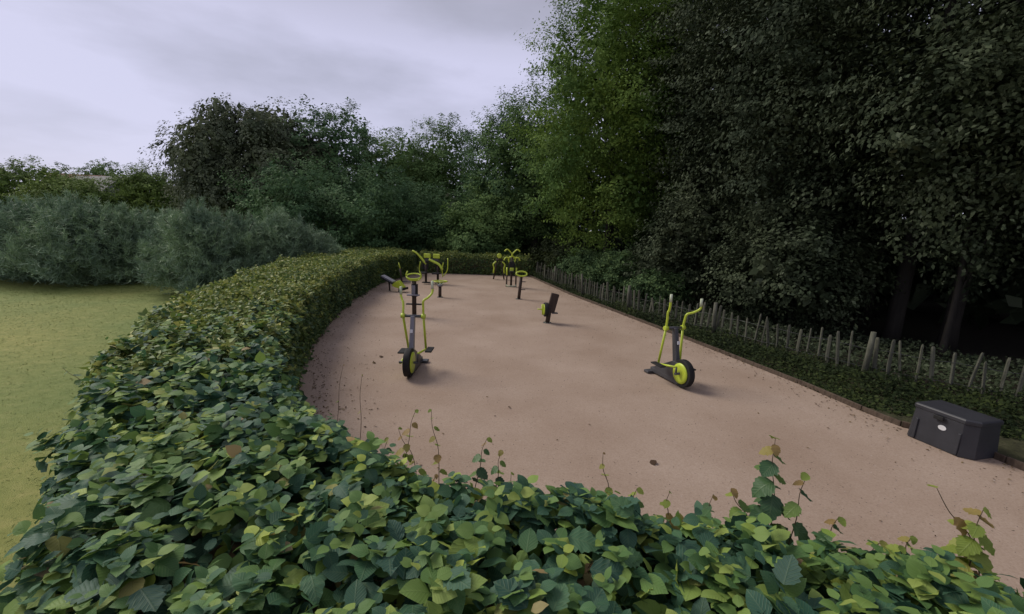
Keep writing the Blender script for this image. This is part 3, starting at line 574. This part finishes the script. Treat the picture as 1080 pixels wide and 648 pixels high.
# ------------------------------------------------------------------ pines
def pine_mesh(h, r, seed, ntuft):
    r_ = np.random.default_rng(seed); Cs = []; Ds = []
    lv = 13
    for i in range(lv):
        z = h*(.04+.9*i/(lv-1)); rad = r*(1-(i/(lv-1))**1.7)*.95+.10
        nb = 10 if i < lv-2 else 5
        for b in range(nb):
            a_ = b*6.283/nb+i*1.1+r_.uniform(-.25, .25); R_ = rad*r_.uniform(.72, 1.18); m_ = max(4, int(ntuft*R_/(r*lv*nb)*1.9))
            t = r_.random(m_)**.7; rise = .35+.75*i/lv
            x_ = np.cos(a_)*R_*t; y_ = np.sin(a_)*R_*t; z_ = z+rise*R_*t**1.6*.75
            P_ = np.stack([x_, y_, z_], 1)+r_.normal(size=(m_, 3))*np.array((.09, .09, .07))*(.5+r*.5); Cs.append(P_)
            d_ = np.tile((math.cos(a_)*.65, math.sin(a_)*.65, .75), (m_, 1))+r_.normal(size=(m_, 3))*.25; Ds.append(d_)
    for k in range(14): Cs.append(np.array([(0, 0, h*(.80+.2*k/14))])); Ds.append(np.array([(r_.normal()*.3, r_.normal()*.3, 1.)]))
    for k in range(70):
        a_ = r_.uniform(0, 6.28); q_ = r_.random()**.6; z0 = h*(.98-.62*q_**2)+r_.normal()*.08; L_ = r_.uniform(.18, .42)
        for w in np.linspace(0, 1, 7): Cs.append(np.array([(math.cos(a_)*r*q_*(1+.04*w), math.sin(a_)*r*q_*(1+.04*w), z0+L_*w)])); Ds.append(np.array([(r_.normal()*.2, r_.normal()*.2, 1.)]))
    C_ = np.concatenate(Cs); D_ = unit(np.concatenate(Ds)); n_ = len(C_); k = 9
    C2 = np.repeat(C_, k, 0)+r_.normal(size=(n_*k, 3))*.022; D2 = np.repeat(D_, k, 0)*1.0+r_.normal(size=(n_*k, 3))*.55
    nr = r_.normal(size=(n_*k, 3))
    T = np.array([(0, -.055, 0), (0, .055, 0), (1, 0, 0)])
    V_, F2, _ = leaves(C2, nr, D2, r_.uniform(.11, .22, n_*k), T, np.array([(0, 1, 2)]))
    return np_mesh('needles', V_, F2)
PM = [pine_mesh(2.5, 1.5, s, 3400) for s in (1, 2, 3)]
pines = [(-22, 205, 16.2, 1.35, 'young blue green pine cut by the left edge of the picture'), (32, 206, 15.6, 1.3, 'full young pine second from the left of the row'), (84, 207, 15.2, 1.3, 'young pine in front of the olive tree, third from the left'),
         (128, 216, 16.0, 1.1, 'young pine below the slate roof'), (168, 219, 17.2, 1.0, 'young pine set back in the row just below the weeping tree left side'),
         (204, 213, 14.2, 1.1, 'foremost young pine standing out onto the grass'), (250, 224, 15.4, 1.05, 'young pine just right of the foremost one'),
         (292, 219, 16.6, 1.1, 'young pine with a spiky top second from the right of the row'), (328, 240, 17.8, 1.0, 'smallest young pine, last on the right behind the hedge'), (60, 212, 18.5, 1.3, 'young pine in the back row between the second and third from the left')]
for i, (px_, ty, Y, ws, lab) in enumerate(pines):
    X, _, Z = at(px_, ty, Y); root = empty('pine_tree', (X, Y, 0), i*1.3, label=lab, cat='pine tree', group='young pines in a row across the lawn'); s = Z/2.8; ws *= .93
    o = link('needles', PM[i % 3], 'pine', root); o.scale = (ws, ws, s)
    mb = MB().tube([(0, 0, -.05), (.02, 0, Z*.5), (0, 0, Z*.9)], [.06, .04, .01], 7)
    for q in range(9):
        a_ = q*2.4; zz = .25+q*.2; mb.tube([(0, 0, zz), (math.cos(a_)*.5, math.sin(a_)*.5, zz+.22), (math.cos(a_)*1.0, math.sin(a_)*1.0, zz+.75)], [.022, .015, .006], 5)
    mb.build('trunk', 'bark', root)

# ------------------------------------------------------------------ houses beyond the trees
def house(px_, py_, Y, w, d, eave, rise, roofm, label, rz=0, chim=True):
    X, _, ridge = at(px_, py_, Y); root = empty('house', (X, Y, 0), rz, label=label, cat='house'); e_ = ridge-rise
    MB().box((0, 0, e_/2), (w, d, e_)).build('wall', 'brick', root)
    o = .35; rf = MB().add([(-w/2-o, -d/2-o, e_-.15), (w/2+o, -d/2-o, e_-.15), (w/2+o, 0, ridge), (-w/2-o, 0, ridge), (w/2+o, d/2+o, e_-.15), (-w/2-o, d/2+o, e_-.15),
                          (-w/2-o, -d/2-o, e_-.35), (w/2+o, -d/2-o, e_-.35), (w/2+o, d/2+o, e_-.35), (-w/2-o, d/2+o, e_-.35)],
                         [(0, 1, 2, 3), (3, 2, 4, 5), (6, 9, 8, 7), (0, 6, 7, 1), (4, 8, 9, 5), (0, 3, 5, 9, 6), (1, 7, 8, 4, 2)]).build('roof', roofm, root)
    if chim: MB().box((w*.32, 0, ridge+.3), (.9, .6, 1.5)).box((w*.32, 0, ridge+1.08), (1.05, .75, .12)).build('chimney', 'brick', rf)
    for q in (-.3, .1, .33):
        wn = MB().box((w*q, -d/2-.02, e_-1.4), (1.3, .08, 1.3)).build('window', 'frame', root)
        MB().box((w*q-.31, -d/2-.066, e_-1.4), (.55, .02, 1.12)).box((w*q+.31, -d/2-.066, e_-1.4), (.55, .02, 1.12)).build('pane', 'glass', wn)
house(104, 186, 64, 8, 8, 0, 3.2, 'slate', 'house with a grey slate roof showing in a gap above the pines', R(-12), False)
house(82, 184, 70, 6.5, 7, 0, 2.6, 'tile', 'house with a reddish tiled roof partly hidden left of the slate roof', R(18), False)

# ------------------------------------------------------------------ paling fence and undergrowth
FL = [(1.15, 22.6), (1.6, 20.2), (2.15, 17.9), (3.05, 14.6), (3.95, 12.2), (5.1, 10.1), (6.05, 8.3), (6.75, 7.3), (7.6, 6.55), (9.2, 5.5), (11.5, 4.2)]
fa = np.array(FL); cum = np.concatenate([[0], np.cumsum(np.linalg.norm(np.diff(fa, axis=0), axis=1))])
def fpos(s): return np.interp(s, cum, fa[:, 0]), np.interp(s, cum, fa[:, 1])
fence = empty('paling_fence', (5.7, 10.1, 0), label='rustic chestnut paling fence with uneven pickets between the gravel and the dark wood', cat='fence')
fl = Vector(fence.location)
pk = []
for i in range(5):
    rr = random.Random(i); w = .018+.005*rr.random(); V_ = []
    for z, q in ((0, .9), (.45, 1.02), (.95, .95), (1.0, .6)):
        for a_, b_ in ((-1, -.6), (-.3, -1), (.9, -.7), (1, .5), (.1, 1), (-.9, .6)): V_.append((a_*w*q*1.25+.006*math.sin(z*5+i), b_*w*q*.8+.008*math.sin(z*3+i*2), z))
    F_ = [(r_*6+k, r_*6+(k+1) % 6, (r_+1)*6+(k+1) % 6, (r_+1)*6+k) for r_ in range(3) for k in range(6)]+[tuple(range(18, 24)), tuple(range(5, -1, -1))]
    me = bpy.data.meshes.new('picket'); me.from_pydata(V_, [], F_); me.update(); me.materials.append(M['picket']); pk.append(me)
s = .1; L_tot = cum[-1]; i = 0
while s < L_tot-.1:
    x_, y_ = fpos(s)
    o = bpy.data.objects.new('picket', pk[i % 5]); COL.objects.link(o); o.parent = fence; o.location = Vector((x_, y_, -.03))-fl
    big = random.uniform(-.5, .5) if random.random() < .06 else 0
    o.rotation_euler = (random.gauss(0, .045), random.gauss(.03, .05)+big*.6, random.uniform(0, 6)); o.scale = (random.uniform(.9, 1.35),)*2+(random.uniform(.68, .86),)
    s += random.uniform(.16, .23); i += 1
s = .6
while s < L_tot:
    x_, y_ = fpos(s); x_ -= .06
    mb = MB().tube([(0, 0, -.1), (.01, 0, .5), (0, .01, .88)], [.05, .048, .042], 10)
    o = mb.build('post', 'picket', fence); o.location = Vector((x_, y_, 0))-fl; o.rotation_euler = (random.gauss(0, .04), random.gauss(.03, .05), random.random()*6); s += 3.1
for z in (.22, .56):
    pts = [Vector((*fpos(q), z+.015*math.sin(q*7)))-fl+Vector((-.03, -.01, 0)) for q in np.arange(0.1, L_tot, .3)]
    MB().tube(pts, .0035, 4).build('wire', 'steel', fence)

# leafy shrubs tangled along the left half of the fence
sg = 'green shrubs growing through the fence'
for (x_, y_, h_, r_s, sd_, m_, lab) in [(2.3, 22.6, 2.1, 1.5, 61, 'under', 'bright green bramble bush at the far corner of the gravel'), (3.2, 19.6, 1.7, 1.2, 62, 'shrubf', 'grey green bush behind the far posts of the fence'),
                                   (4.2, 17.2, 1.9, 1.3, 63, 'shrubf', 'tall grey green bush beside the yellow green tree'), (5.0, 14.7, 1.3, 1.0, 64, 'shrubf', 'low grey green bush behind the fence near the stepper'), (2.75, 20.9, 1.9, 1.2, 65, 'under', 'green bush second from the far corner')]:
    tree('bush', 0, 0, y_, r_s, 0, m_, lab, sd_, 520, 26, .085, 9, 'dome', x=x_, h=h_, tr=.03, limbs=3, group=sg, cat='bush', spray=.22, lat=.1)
# ground cover
def cover(name, n_, label, xs, seed, size, hmax, m_, region):
    r_ = np.random.default_rng(seed); s_ = r_.random(n_)*L_tot; fx = np.interp(s_, cum, fa[:, 0]); fy = np.interp(s_, cum, fa[:, 1])
    off = r_.uniform(*region, n_); hh = .5+.5*np.sin(fx*3.3+off*2.1)*np.sin(fy*2.3+off*3)
    ok_ = ~inside(GP, fx+off*.9, fy+off*.45); fx, fy, off, hh = fx[ok_], fy[ok_], off[ok_], hh[ok_]; n_ = len(fx)
    P_ = np.stack([fx+off*.9, fy+off*.45, r_.random(n_)**1.1*hmax*(.35+.65*hh)*np.clip((off+1.3)/.6, .10, 1)+.01], 1)
    nrm = np.tile((-.25, -.3, .8), (n_, 1))+r_.normal(size=(n_, 3))*.45; d = r_.normal(size=(n_, 3))
    V_, F2, _ = leaves(P_, nrm, d, r_.uniform(*size, n_), T_QUAD, F_QUAD)
    link(name, np_mesh(name, V_, F2), m_, kind='stuff', label=label, cat='undergrowth')
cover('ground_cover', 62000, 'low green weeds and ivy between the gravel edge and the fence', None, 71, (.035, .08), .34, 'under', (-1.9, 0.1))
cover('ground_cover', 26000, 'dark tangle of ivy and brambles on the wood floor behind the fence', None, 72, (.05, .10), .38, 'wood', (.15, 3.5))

r_ = np.random.default_rng(81); n_ = 5200
s_ = r_.random(n_); side_ = r_.random(n_) < .62; ea = np.array(EDGE); ec = np.concatenate([[0], np.cumsum(np.linalg.norm(np.diff(ea, axis=0), axis=1))])
q_ = s_*ec[-1]; lx = np.interp(q_, ec, ea[:, 0])-r_.exponential(.28, n_)+.12; ly = np.interp(q_, ec, ea[:, 1])
ha = np.array([(-5.0, 22), (-5.5, 17.6), (-5.05, 13.2), (-4.45, 10.1), (-3.95, 8), (-3.05, 6.3), (-2.5, 5.1), (-1.9, 3.75), (-1.25, 2.95), (-.7, 2.5)]); hc = np.concatenate([[0], np.cumsum(np.linalg.norm(np.diff(ha, axis=0), axis=1))])
q2 = s_*hc[-1]; lx = np.where(side_, lx, np.interp(q2, hc, ha[:, 0])+r_.exponential(.30, n_)); ly = np.where(side_, ly, np.interp(q2, hc, ha[:, 1]))
wide = r_.random(n_) < .035; lx = np.where(wide, r_.uniform(-4, 5, n_), lx); k_ = inside(GP, lx, ly); lx, ly = lx[k_], ly[k_]; n_ = len(lx)
V_, F2, _ = leaves(np.stack([lx, ly, np.full(n_, .022)], 1), np.array((0, 0, 1.))+r_.normal(size=(n_, 3))*.25, r_.normal(size=(n_, 3)), r_.uniform(.015, .045, n_), T_QUAD, F_QUAD)
link('leaf_litter', np_mesh('leaf_litter', V_, F2), 'litter', kind='stuff', label='thin scatter of small dead leaves along the edges of the gravel', cat='leaf litter')
# ------------------------------------------------------------------ exercise machines
def flange(t, *pts, r=.11):
    for x_, y_ in pts:
        f_ = MB().tube([(x_, y_, -.005), (x_, y_, .012)], r, 18).build('base_plate', 'steel', t)
        b_ = MB()
        for q in range(4): a_ = .785+q*1.571; b_.tube([(x_+r*.75*math.cos(a_), y_+r*.75*math.sin(a_), .01), (x_+r*.75*math.cos(a_), y_+r*.75*math.sin(a_), .028)], .010, 6)
        b_.build('bolts', 'pale', f_)
def cross_trainer(loc, rz, sc, sides, label):
    """+x points to the flywheel; sides: (side, foot x, foot z, top x, outward bend, forward bend, top z)"""
    t = empty('cross_trainer', loc, rz, label=label, cat='exercise machine', group='pair of matching cross trainers'); t.scale = (sc, sc, sc)
    MB().box((-.14, 0, .075), (.80, .12, .09)).box((-.52, 0, .03), (.14, .34, .05)).build('base_frame', 'steel', t, .012)
    MB().prism([(-.02, .10), (.22, .10), (.22, .44), (.06, .42), (-.42, .17), (-.42, .10)], -.058, .058).build('side_guard', 'steel', t, .01)
    fw = MB(); fw.tube([(.30, -.055, .26), (.30, .055, .26)], .245, 30).build('flywheel', 'rubber', t, .012)
    for s_ in (-1, 1): MB().tube([(.30, s_*.058, .26), (.30, s_*.070, .26), (.30, s_*.078, .26)], [.185, .18, .13], 30).build('flywheel_disc', 'paint', t)
    MB().tube([(.30, -.17, .26), (.30, .17, .26)], .022, 10).build('axle', 'steel', t)
    MB().box((.04, 0, .70), (.11, .085, .62), Matrix.Rotation(R(-12), 3, 'Y'), .85).build('column', 'grey' if 'grey' in label else 'steel', t, .012)  # right column: dark steel in place of grey, shade painted into its colour
    MB().box((.105, 0, .76), (.012, .05, .06), Matrix.Rotation(R(-12), 3, 'Y')).build('sticker', 'sticker', t)
    MB().tube([(-.04, -.19, 1.0), (-.04, .19, 1.0)], .026, 10).build('pivot_bar', 'steel', t)
    for s_, lo, fz, up_, ob, fb, zt in sides:
        y_ = s_*.18; foot = Vector((lo, y_, fz)); piv = Vector((-.04, y_, 1.0))
        MB().tube([foot, foot.lerp(piv, .5), piv], .021, 10).build('lever', 'paint', t)
        MB().tube([(-.04, y_-.035, 1.0), (-.04, y_+.035, 1.0)], .042, 12).build('clamp', 'paint', t)
        pts = [piv, (-.04+(up_+.04)*.5, y_, 1.0+(zt-1)*.28), (up_, y_+s_*.01, 1.0+(zt-1)*.46), (up_+fb*.5, y_+s_*ob*.55, 1.0+(zt-1)*.54), (up_+fb, y_+s_*ob, 1.0+(zt-1)*.68), (up_+fb*1.05, y_+s_*ob, zt-.06)]
        hd = MB().tube(smooth_path(pts, 6), .020, 10).build('handlebar', 'paint', t)
        MB().tube([(up_+fb*1.04, y_+s_*ob, zt-.14), (up_+fb*1.05, y_+s_*ob, zt)], .0235, 10).build('grip', 'pale', hd)
        cz = foot.z+.08 if lo > -.4 else .24
        MB().tube([foot, (.30, s_*.15, cz)], .019, 10).build('pedal_arm', 'paint', t)
        MB().tube([(.30, s_*.15, cz), (.30, s_*.15, .26)], .016, 8).build('crank', 'steel', t)
        MB().box((foot.x+.12, y_+s_*.09, foot.z+.03), (.30, .12, .028)).build('pedal', 'rubber', t, .01)
    return t
cross_trainer((-1.66, 7.05, .012), R(-90), .96, [(-1, -.45, .24, -.10, .06, -.05, 1.50), (1, -.25, .34, .0, .14, -.12, 1.62)], 'lime and grey cross trainer left of centre with its flywheel facing the camera')
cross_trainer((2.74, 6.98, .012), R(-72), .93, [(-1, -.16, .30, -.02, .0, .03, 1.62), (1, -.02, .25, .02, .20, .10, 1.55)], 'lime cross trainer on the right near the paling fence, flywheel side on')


def ring_top(mb, c, rx_, ry_, r_, n_=18, tilt=0):
    pts = [(c[0]+rx_*math.cos(2*math.pi*k/n_), c[1]+ry_*math.sin(2*math.pi*k/n_)*math.cos(tilt), c[2]+ry_*math.sin(2*math.pi*k/n_)*math.sin(tilt)) for k in range(n_+1)]
    return mb.tube(pts, r_, 7, False)
# arm station on a dark post behind the left cross trainer
x_, y_ = G(437, 334); t = empty('hand_wheel_post', (x_, y_, .012), 0, label='dark post with grey plates and lime hoop directly behind the left cross trainer', cat='exercise machine')
MB().tube([(0, 0, -.05), (0, 0, 1.0)], .06, 14).build('post', 'post', t)
flange(t, (0, 0))
MB().box((.02, -.02, .72), (.16, .10, .34)).build('panel', 'rubber', t, .01)
MB().box((0, -.10, .60), (.34, .10, .035)).box((0, -.085, .74), (.10, .02, .24)).build('plate', 'grey', t, .008)
m_ = MB(); ring_top(m_, (.0, -.02, 1.10), .20, .13, .018, tilt=.5); m_.build('hoop', 'paint', t)
for s_ in (-1, 1): MB().tube(smooth_path([(s_*.06, 0, .98), (s_*.17, -.02, 1.03), (s_*.20, -.05, 1.14), (s_*.16, -.05, 1.24)], 4), .018, 8).build('handlebar', 'paint', t)
MB().box((0, 0, 1.0), (.20, .12, .05)).build('bracket', 'paint', t, .01)
for s_ in (-1, 1): MB().box((s_*.12, -.04, .34), (.18, .10, .03)).build('footrest', 'rubber', t, .006)

# sit-up bench
x_, y_ = G(418, 308); t = empty('sit_up_bench', (x_, y_, .012), R(-12), label='sloping sit-up bench with lime side and pale board by the left hedge', cat='exercise machine')
t.scale = (.74, .9, .92)
rt = Matrix.Rotation(R(20), 3, 'Y')
MB().box((-.42, 0, .50), (.66, .30, .06), rt).build('backboard', 'grey', t, .012)
MB().box((-.42, -.02, .44), (.66, .34, .05), rt).build('board_frame', 'rubber', t, .008)
MB().prism([(-.16, .30), (.16, .46), (.46, .20), (.42, .12), (.08, .17), (-.14, .22)], -.13, .13).build('side_panel', 'paint', t, .015)
MB().tube([(-.36, 0, -.03), (-.38, 0, .46)], .04, 10).build('leg', 'post', t)
MB().tube([(.16, 0, -.03), (.16, 0, .25)], .04, 10).build('leg', 'post', t)
flange(t, (-.36, 0), (.16, 0), r=.08)
MB().tube([(.36, -.16, .16), (.54, -.16, .12)], .03, 8).tube([(.36, .16, .16), (.54, .16, .12)], .03, 8).tube([(.48, -.22, .14), (.48, .22, .14)], .05, 10).build('foot_roller', 'rubber', t)
x_, y_ = G(424, 299); t = empty('balance_post', (x_, y_, .012), 0, label='thin leaning dark post with a small lime tip behind the sit-up bench', cat='exercise machine')
MB().tube([(0, 0, -.05), (-.07, 0, .62)], [.04, .035], 10).build('post', 'post', t)
MB().tube([(-.07, 0, .6), (-.13, 0, .86)], [.028, .022], 8).build('grip', 'paint', t)
flange(t, (0, 0), r=.08)
MB().box((.22, 0, .06), (.30, .10, .04)).tube([(0, 0, .08), (.2, 0, .07)], .02, 6).build('footplate', 'steel', t, .006)

# twin seated press with curved arms and pads
x_, y_ = G(452, 299); t = empty('seated_press', (x_, y_, .012), R(-10), label='big lime seated press with sweeping arms and twin head pads at the far left', cat='exercise machine')
for X_ in (-.12, .42): MB().tube([(X_, 0, -.03), (X_, 0, .95)], .05, 12).build('post', 'post', t)
flange(t, (-.12, 0), (.42, 0))
MB().tube(smooth_path([(-.10, 0, .80), (-.28, -.02, 1.02), (-.5, -.05, 1.25), (-.70, -.05, 1.36)], 5), [.05]*8+[.042]*8, 10).build('arm', 'paint', t)
MB().tube(smooth_path([(.05, -.05, 1.02), (.3, -.08, .92), (.52, -.1, .82), (.66, -.12, .62)], 5), [.055]*16, 10).build('arm', 'paint', t)
for X_ in (-.06, .36): MB().box((X_, 0, 1.17), (.30, .10, .19)).build('head_pad', 'paint', t, .03)
MB().box((.16, 0, 1.0), (.62, .08, .10)).build('crossbeam', 'steel', t, .01)
for X_ in (-.14, .44):
    MB().box((X_, -.22, .46), (.30, .32, .06)).build('seat', 'rubber', t, .015)
    MB().box((X_, .01, .76), (.26, .06, .34)).build('backrest', 'rubber', t, .015)
for X_ in (-.36, .66): MB().tube(smooth_path([(X_, -.05, .30), (X_-.03, -.06, .62), (X_+.03, -.08, .92)], 4), .022, 8).build('lever', 'paint', t)
MB().tube(smooth_path([(.70, -.05, .35), (.86, -.05, .62), (.88, -.05, 1.12)], 4), .022, 8).build('handlebar', 'paint', t)
for X_ in (.05, .62): MB().box((X_, -.40, .08), (.34, .16, .04)).build('footplate', 'rubber', t, .01)

# round spinner table
x_, y_ = G(464, 314); t = empty('hand_spinner', (x_, y_, .012), 0, label='short post carrying a pale lime round hand wheel, right of the left cross trainer', cat='exercise machine')
MB().tube([(0, 0, -.03), (0, 0, .40)], .055, 12).build('post', 'post', t)
flange(t, (0, 0))
m_ = MB(); ring_top(m_, (0, 0, .56), .25, .20, .02); m_.build('wheel_rim', 'paint', t)
for k in range(4): MB().tube([(0, 0, .43), (.24*math.cos(k*1.571+.3), .20*math.sin(k*1.571+.3), .56)], .014, 6).build('spoke', 'pale', t)
MB().tube([(0, 0, .39), (0, 0, .45)], [.10, .08], 14).build('hub', 'grey', t)

# air walker
x_, y_ = G(526, 295); t = empty('air_walker', (x_, y_, .012), 0, label='lime air walker with a round knob on top near the far hedge', cat='exercise machine')
for s_ in (-1, 1):
    MB().tube([(s_*.26, 0, -.03), (s_*.16, 0, .55), (s_*.10, 0, .95)], [.035, .03, .03], 8).build('leg', 'post', t)
    MB().tube(smooth_path([(s_*.26, -.04, .28), (s_*.24, -.05, .55), (s_*.28, -.06, .72), (s_*.14, -.04, .86)], 4), [.035]*13, 8).build('lever', 'paint', t)
    MB().box((s_*.28, -.1, .26), (.12, .28, .04)).build('footplate', 'rubber', t, .01)
MB().tube([(-.16, 0, .95), (.16, 0, .95)], .03, 8).build('crossbar', 'post', t)
MB().tube([(0, 0, .93), (0, 0, 1.06)], .035, 8).build('stem', 'post', t)
MB().tube([(0, -.05, 1.12), (0, 0, 1.12), (0, .05, 1.12)], [.10, .12, .10], 16).build('knob', 'paint', t)

# chest press with crossed upper arms
x_, y_ = G(539, 303); t = empty('chest_press', (x_, y_, .012), R(4), label='tall chest press with crossed lime upper arms near the far right corner of the gravel', cat='exercise machine')
for s_ in (-1, 1):
    MB().tube([(s_*.20, 0, -.03), (s_*.19, .02, .62)], .032, 8).build('leg', 'post', t)
    MB().tube([(s_*.20, -.02, .50), (s_*.20, -.02, .82)], .036, 8).build('sleeve', 'paint', t)
    MB().tube(smooth_path([(s_*.10, 0, 1.0), (s_*.14, 0, 1.22), (-s_*.02, -.04, 1.32), (s_*.10, -.06, 1.50), (s_*.22, -.08, 1.58), (s_*.33, -.08, 1.50)], 4), .028, 8).build('handlebar', 'paint', t)
    MB().tube(smooth_path([(s_*.08, 0, 1.22), (s_*.26, -.04, 1.24), (s_*.34, -.06, 1.12)], 4), .028, 8).build('arm', 'paint', t)
flange(t, (0, .06))
MB().box((0, .0, .92), (.24, .12, .30)).build('backrest', 'rubber', t, .02)
MB().box((0, -.14, .66), (.24, .26, .06)).build('seat', 'rubber', t, .02)
MB().box((0, -.10, .74), (.16, .05, .16)).build('badge_plate', 'paint', t, .02)
MB().tube([(0, .06, -.03), (0, .06, 1.3)], .045, 10).build('post', 'post', t)
MB().tube([(-.20, -.08, .04), (.20, -.08, .04)], .022, 8).tube([(-.2, 0, .1), (-.2, -.08, .04)], .02, 8).tube([(.2, 0, .1), (.2, -.08, .04)], .02, 8).build('foot_bar', 'pale', t)

# post with oval hoop
x_, y_ = G(547, 316); t = empty('pull_up_post', (x_, y_, .012), R(10), label='slim brown post with foot pegs and an oval lime hoop on top', cat='exercise machine')
MB().tube([(0, 0, -.05), (.06, 0, .80)], .055, 12).build('post', 'post', t)
flange(t, (0, 0))
m_ = MB(); ring_top(m_, (.075, 0, .90), .19, .10, .028, tilt=.9); m_.build('hoop', 'paint', t)
MB().box((.07, 0, .82), (.12, .08, .05)).build('bracket', 'paint', t, .01)
for z in (.34, .62): MB().tube([(.03, 0, z), (.22, -.02, z+.0)], .016, 7).build('peg', 'steel', t)

# leg station: dark leaning backboard, lime and black wheel at its left
x_, y_ = G(577, 341); t = empty('leg_cycle', (x_, y_, .012), R(8), label='dark leaning backboard on a post with a small lime sided wheel, centre right', cat='exercise machine')
rl = Matrix.Rotation(R(9), 3, 'Y')
MB().tube([(0, 0, -.05), (.06, 0, .45)], .06, 12).build('post', 'post', t)
flange(t, (0, 0))
MB().box((.13, 0, .54), (.21, .10, .52), Matrix.Rotation(R(13), 3, 'Y')).build('backboard', 'post', t, .015)
MB().tube([(-.10, 0, .36), (.0, 0, .36)], .19, 22).build('wheel', 'rubber', t, .01)
MB().tube([(-.105, 0, .36), (-.125, 0, .36)], [.15, .13], 20).build('wheel_disc', 'paint', t)
MB().tube([(-.13, 0, .22), (-.15, 0, .50)], .026, 8).tube([(-.16, 0, .36), (-.28, 0, .37)], .016, 8).build('side_guard', 'paint', t)
MB().box((.19, -.02, .27), (.16, .10, .03)).build('footrest', 'steel', t, .006)

# ------------------------------------------------------------------ black grit bin
t = empty('grit_bin', (5.50, 4.98, .012), R(-76), label='black plastic grit bin with a white sticker on the edge of the gravel at right', cat='bin')
w, d, h_ = .66, .48, .47
def ch(w_, d_, c_): return [(-w_/2+c_*.3, -d_/2), (w_/2-c_, -d_/2), (w_/2, -d_/2+c_), (w_/2, d_/2), (-w_/2, d_/2), (-w_/2, -d_/2+c_*.3)]
lo, hi = ch(w, d, .10), ch(w*.93, d*.92, .10)
MB().add([(x, y, 0) for x, y in lo]+[(x, y, h_-.06) for x, y in hi], [tuple(range(5, -1, -1)), tuple(range(6, 12))]+[(k, (k+1) % 6, 6+(k+1) % 6, 6+k) for k in range(6)]).build('body', 'plastic', t, .012)
l1, l2 = ch(w*.97, d*.97, .10), ch(w*.93, d*.92, .09)
MB().add([(x, y, h_-.065) for x, y in l1]+[(x, y, h_-.02) for x, y in l1]+[(x, y, h_+.0) for x, y in l2], [tuple(range(5, -1, -1)), tuple(range(12, 18))]+[(r_*6+k, r_*6+(k+1) % 6, (r_+1)*6+(k+1) % 6, (r_+1)*6+k) for r_ in range(2) for k in range(6)]).build('lid', 'plastic', t, .012)
m_ = MB(); n_ = 20
m_.add([(.02+.042*math.cos(a), -d/2+.008, .27+.030*math.sin(a)) for a in np.linspace(0, 6.283, n_, False)]+[(.02+.042*math.cos(a), -d/2+.03, .27+.030*math.sin(a)) for a in np.linspace(0, 6.283, n_, False)], [tuple(range(n_)), tuple(range(2*n_-1, n_-1, -1))]+[(k, n_+k, n_+(k+1) % n_, (k+1) % n_) for k in range(n_)]).build('sticker', 'sticker', t)
for X_ in (-.24, .20): MB().box((X_, -d/2-.005+.01, .15), (.03, .03, .26), Matrix.Rotation(R(-3), 3, 'X')).build('rib', 'plastic', t, .006)

MB().box((-.02, -d/2-.012, h_-.085), (.10, .025, .05)).build('latch', 'rubber', t, .006)
for X_ in (-.2, .2): MB().tube([(X_-.04, d/2+.01, h_-.06), (X_+.04, d/2+.01, h_-.06)], .014, 8).build('hinge', 'rubber', t)
# fallen leaves lying on the gravel
for (px_, py_, s_, lab) in [(400, 378, .10, 'curled dead leaf left of the left cross trainer'), (393, 384, .07, 'smaller dead leaf beside the curled one'), (689, 488, .10, 'dark dead leaf in the open gravel below the right cross trainer'), (536, 432, .05, 'small dead leaf in the middle of the gravel')]:
    x_, y_ = G(px_, py_); T_, F_, UV_ = BIG[2]; o = link('fallen_leaf', np_mesh('fallen_leaf', T_*s_, F_, smooth=True, uv=UV_), 'deadleaf', label=lab, cat='leaf', group='fallen leaves on the gravel')
    o.location = (x_, y_, .035); o.rotation_euler = (.2, .1, random.random()*6)
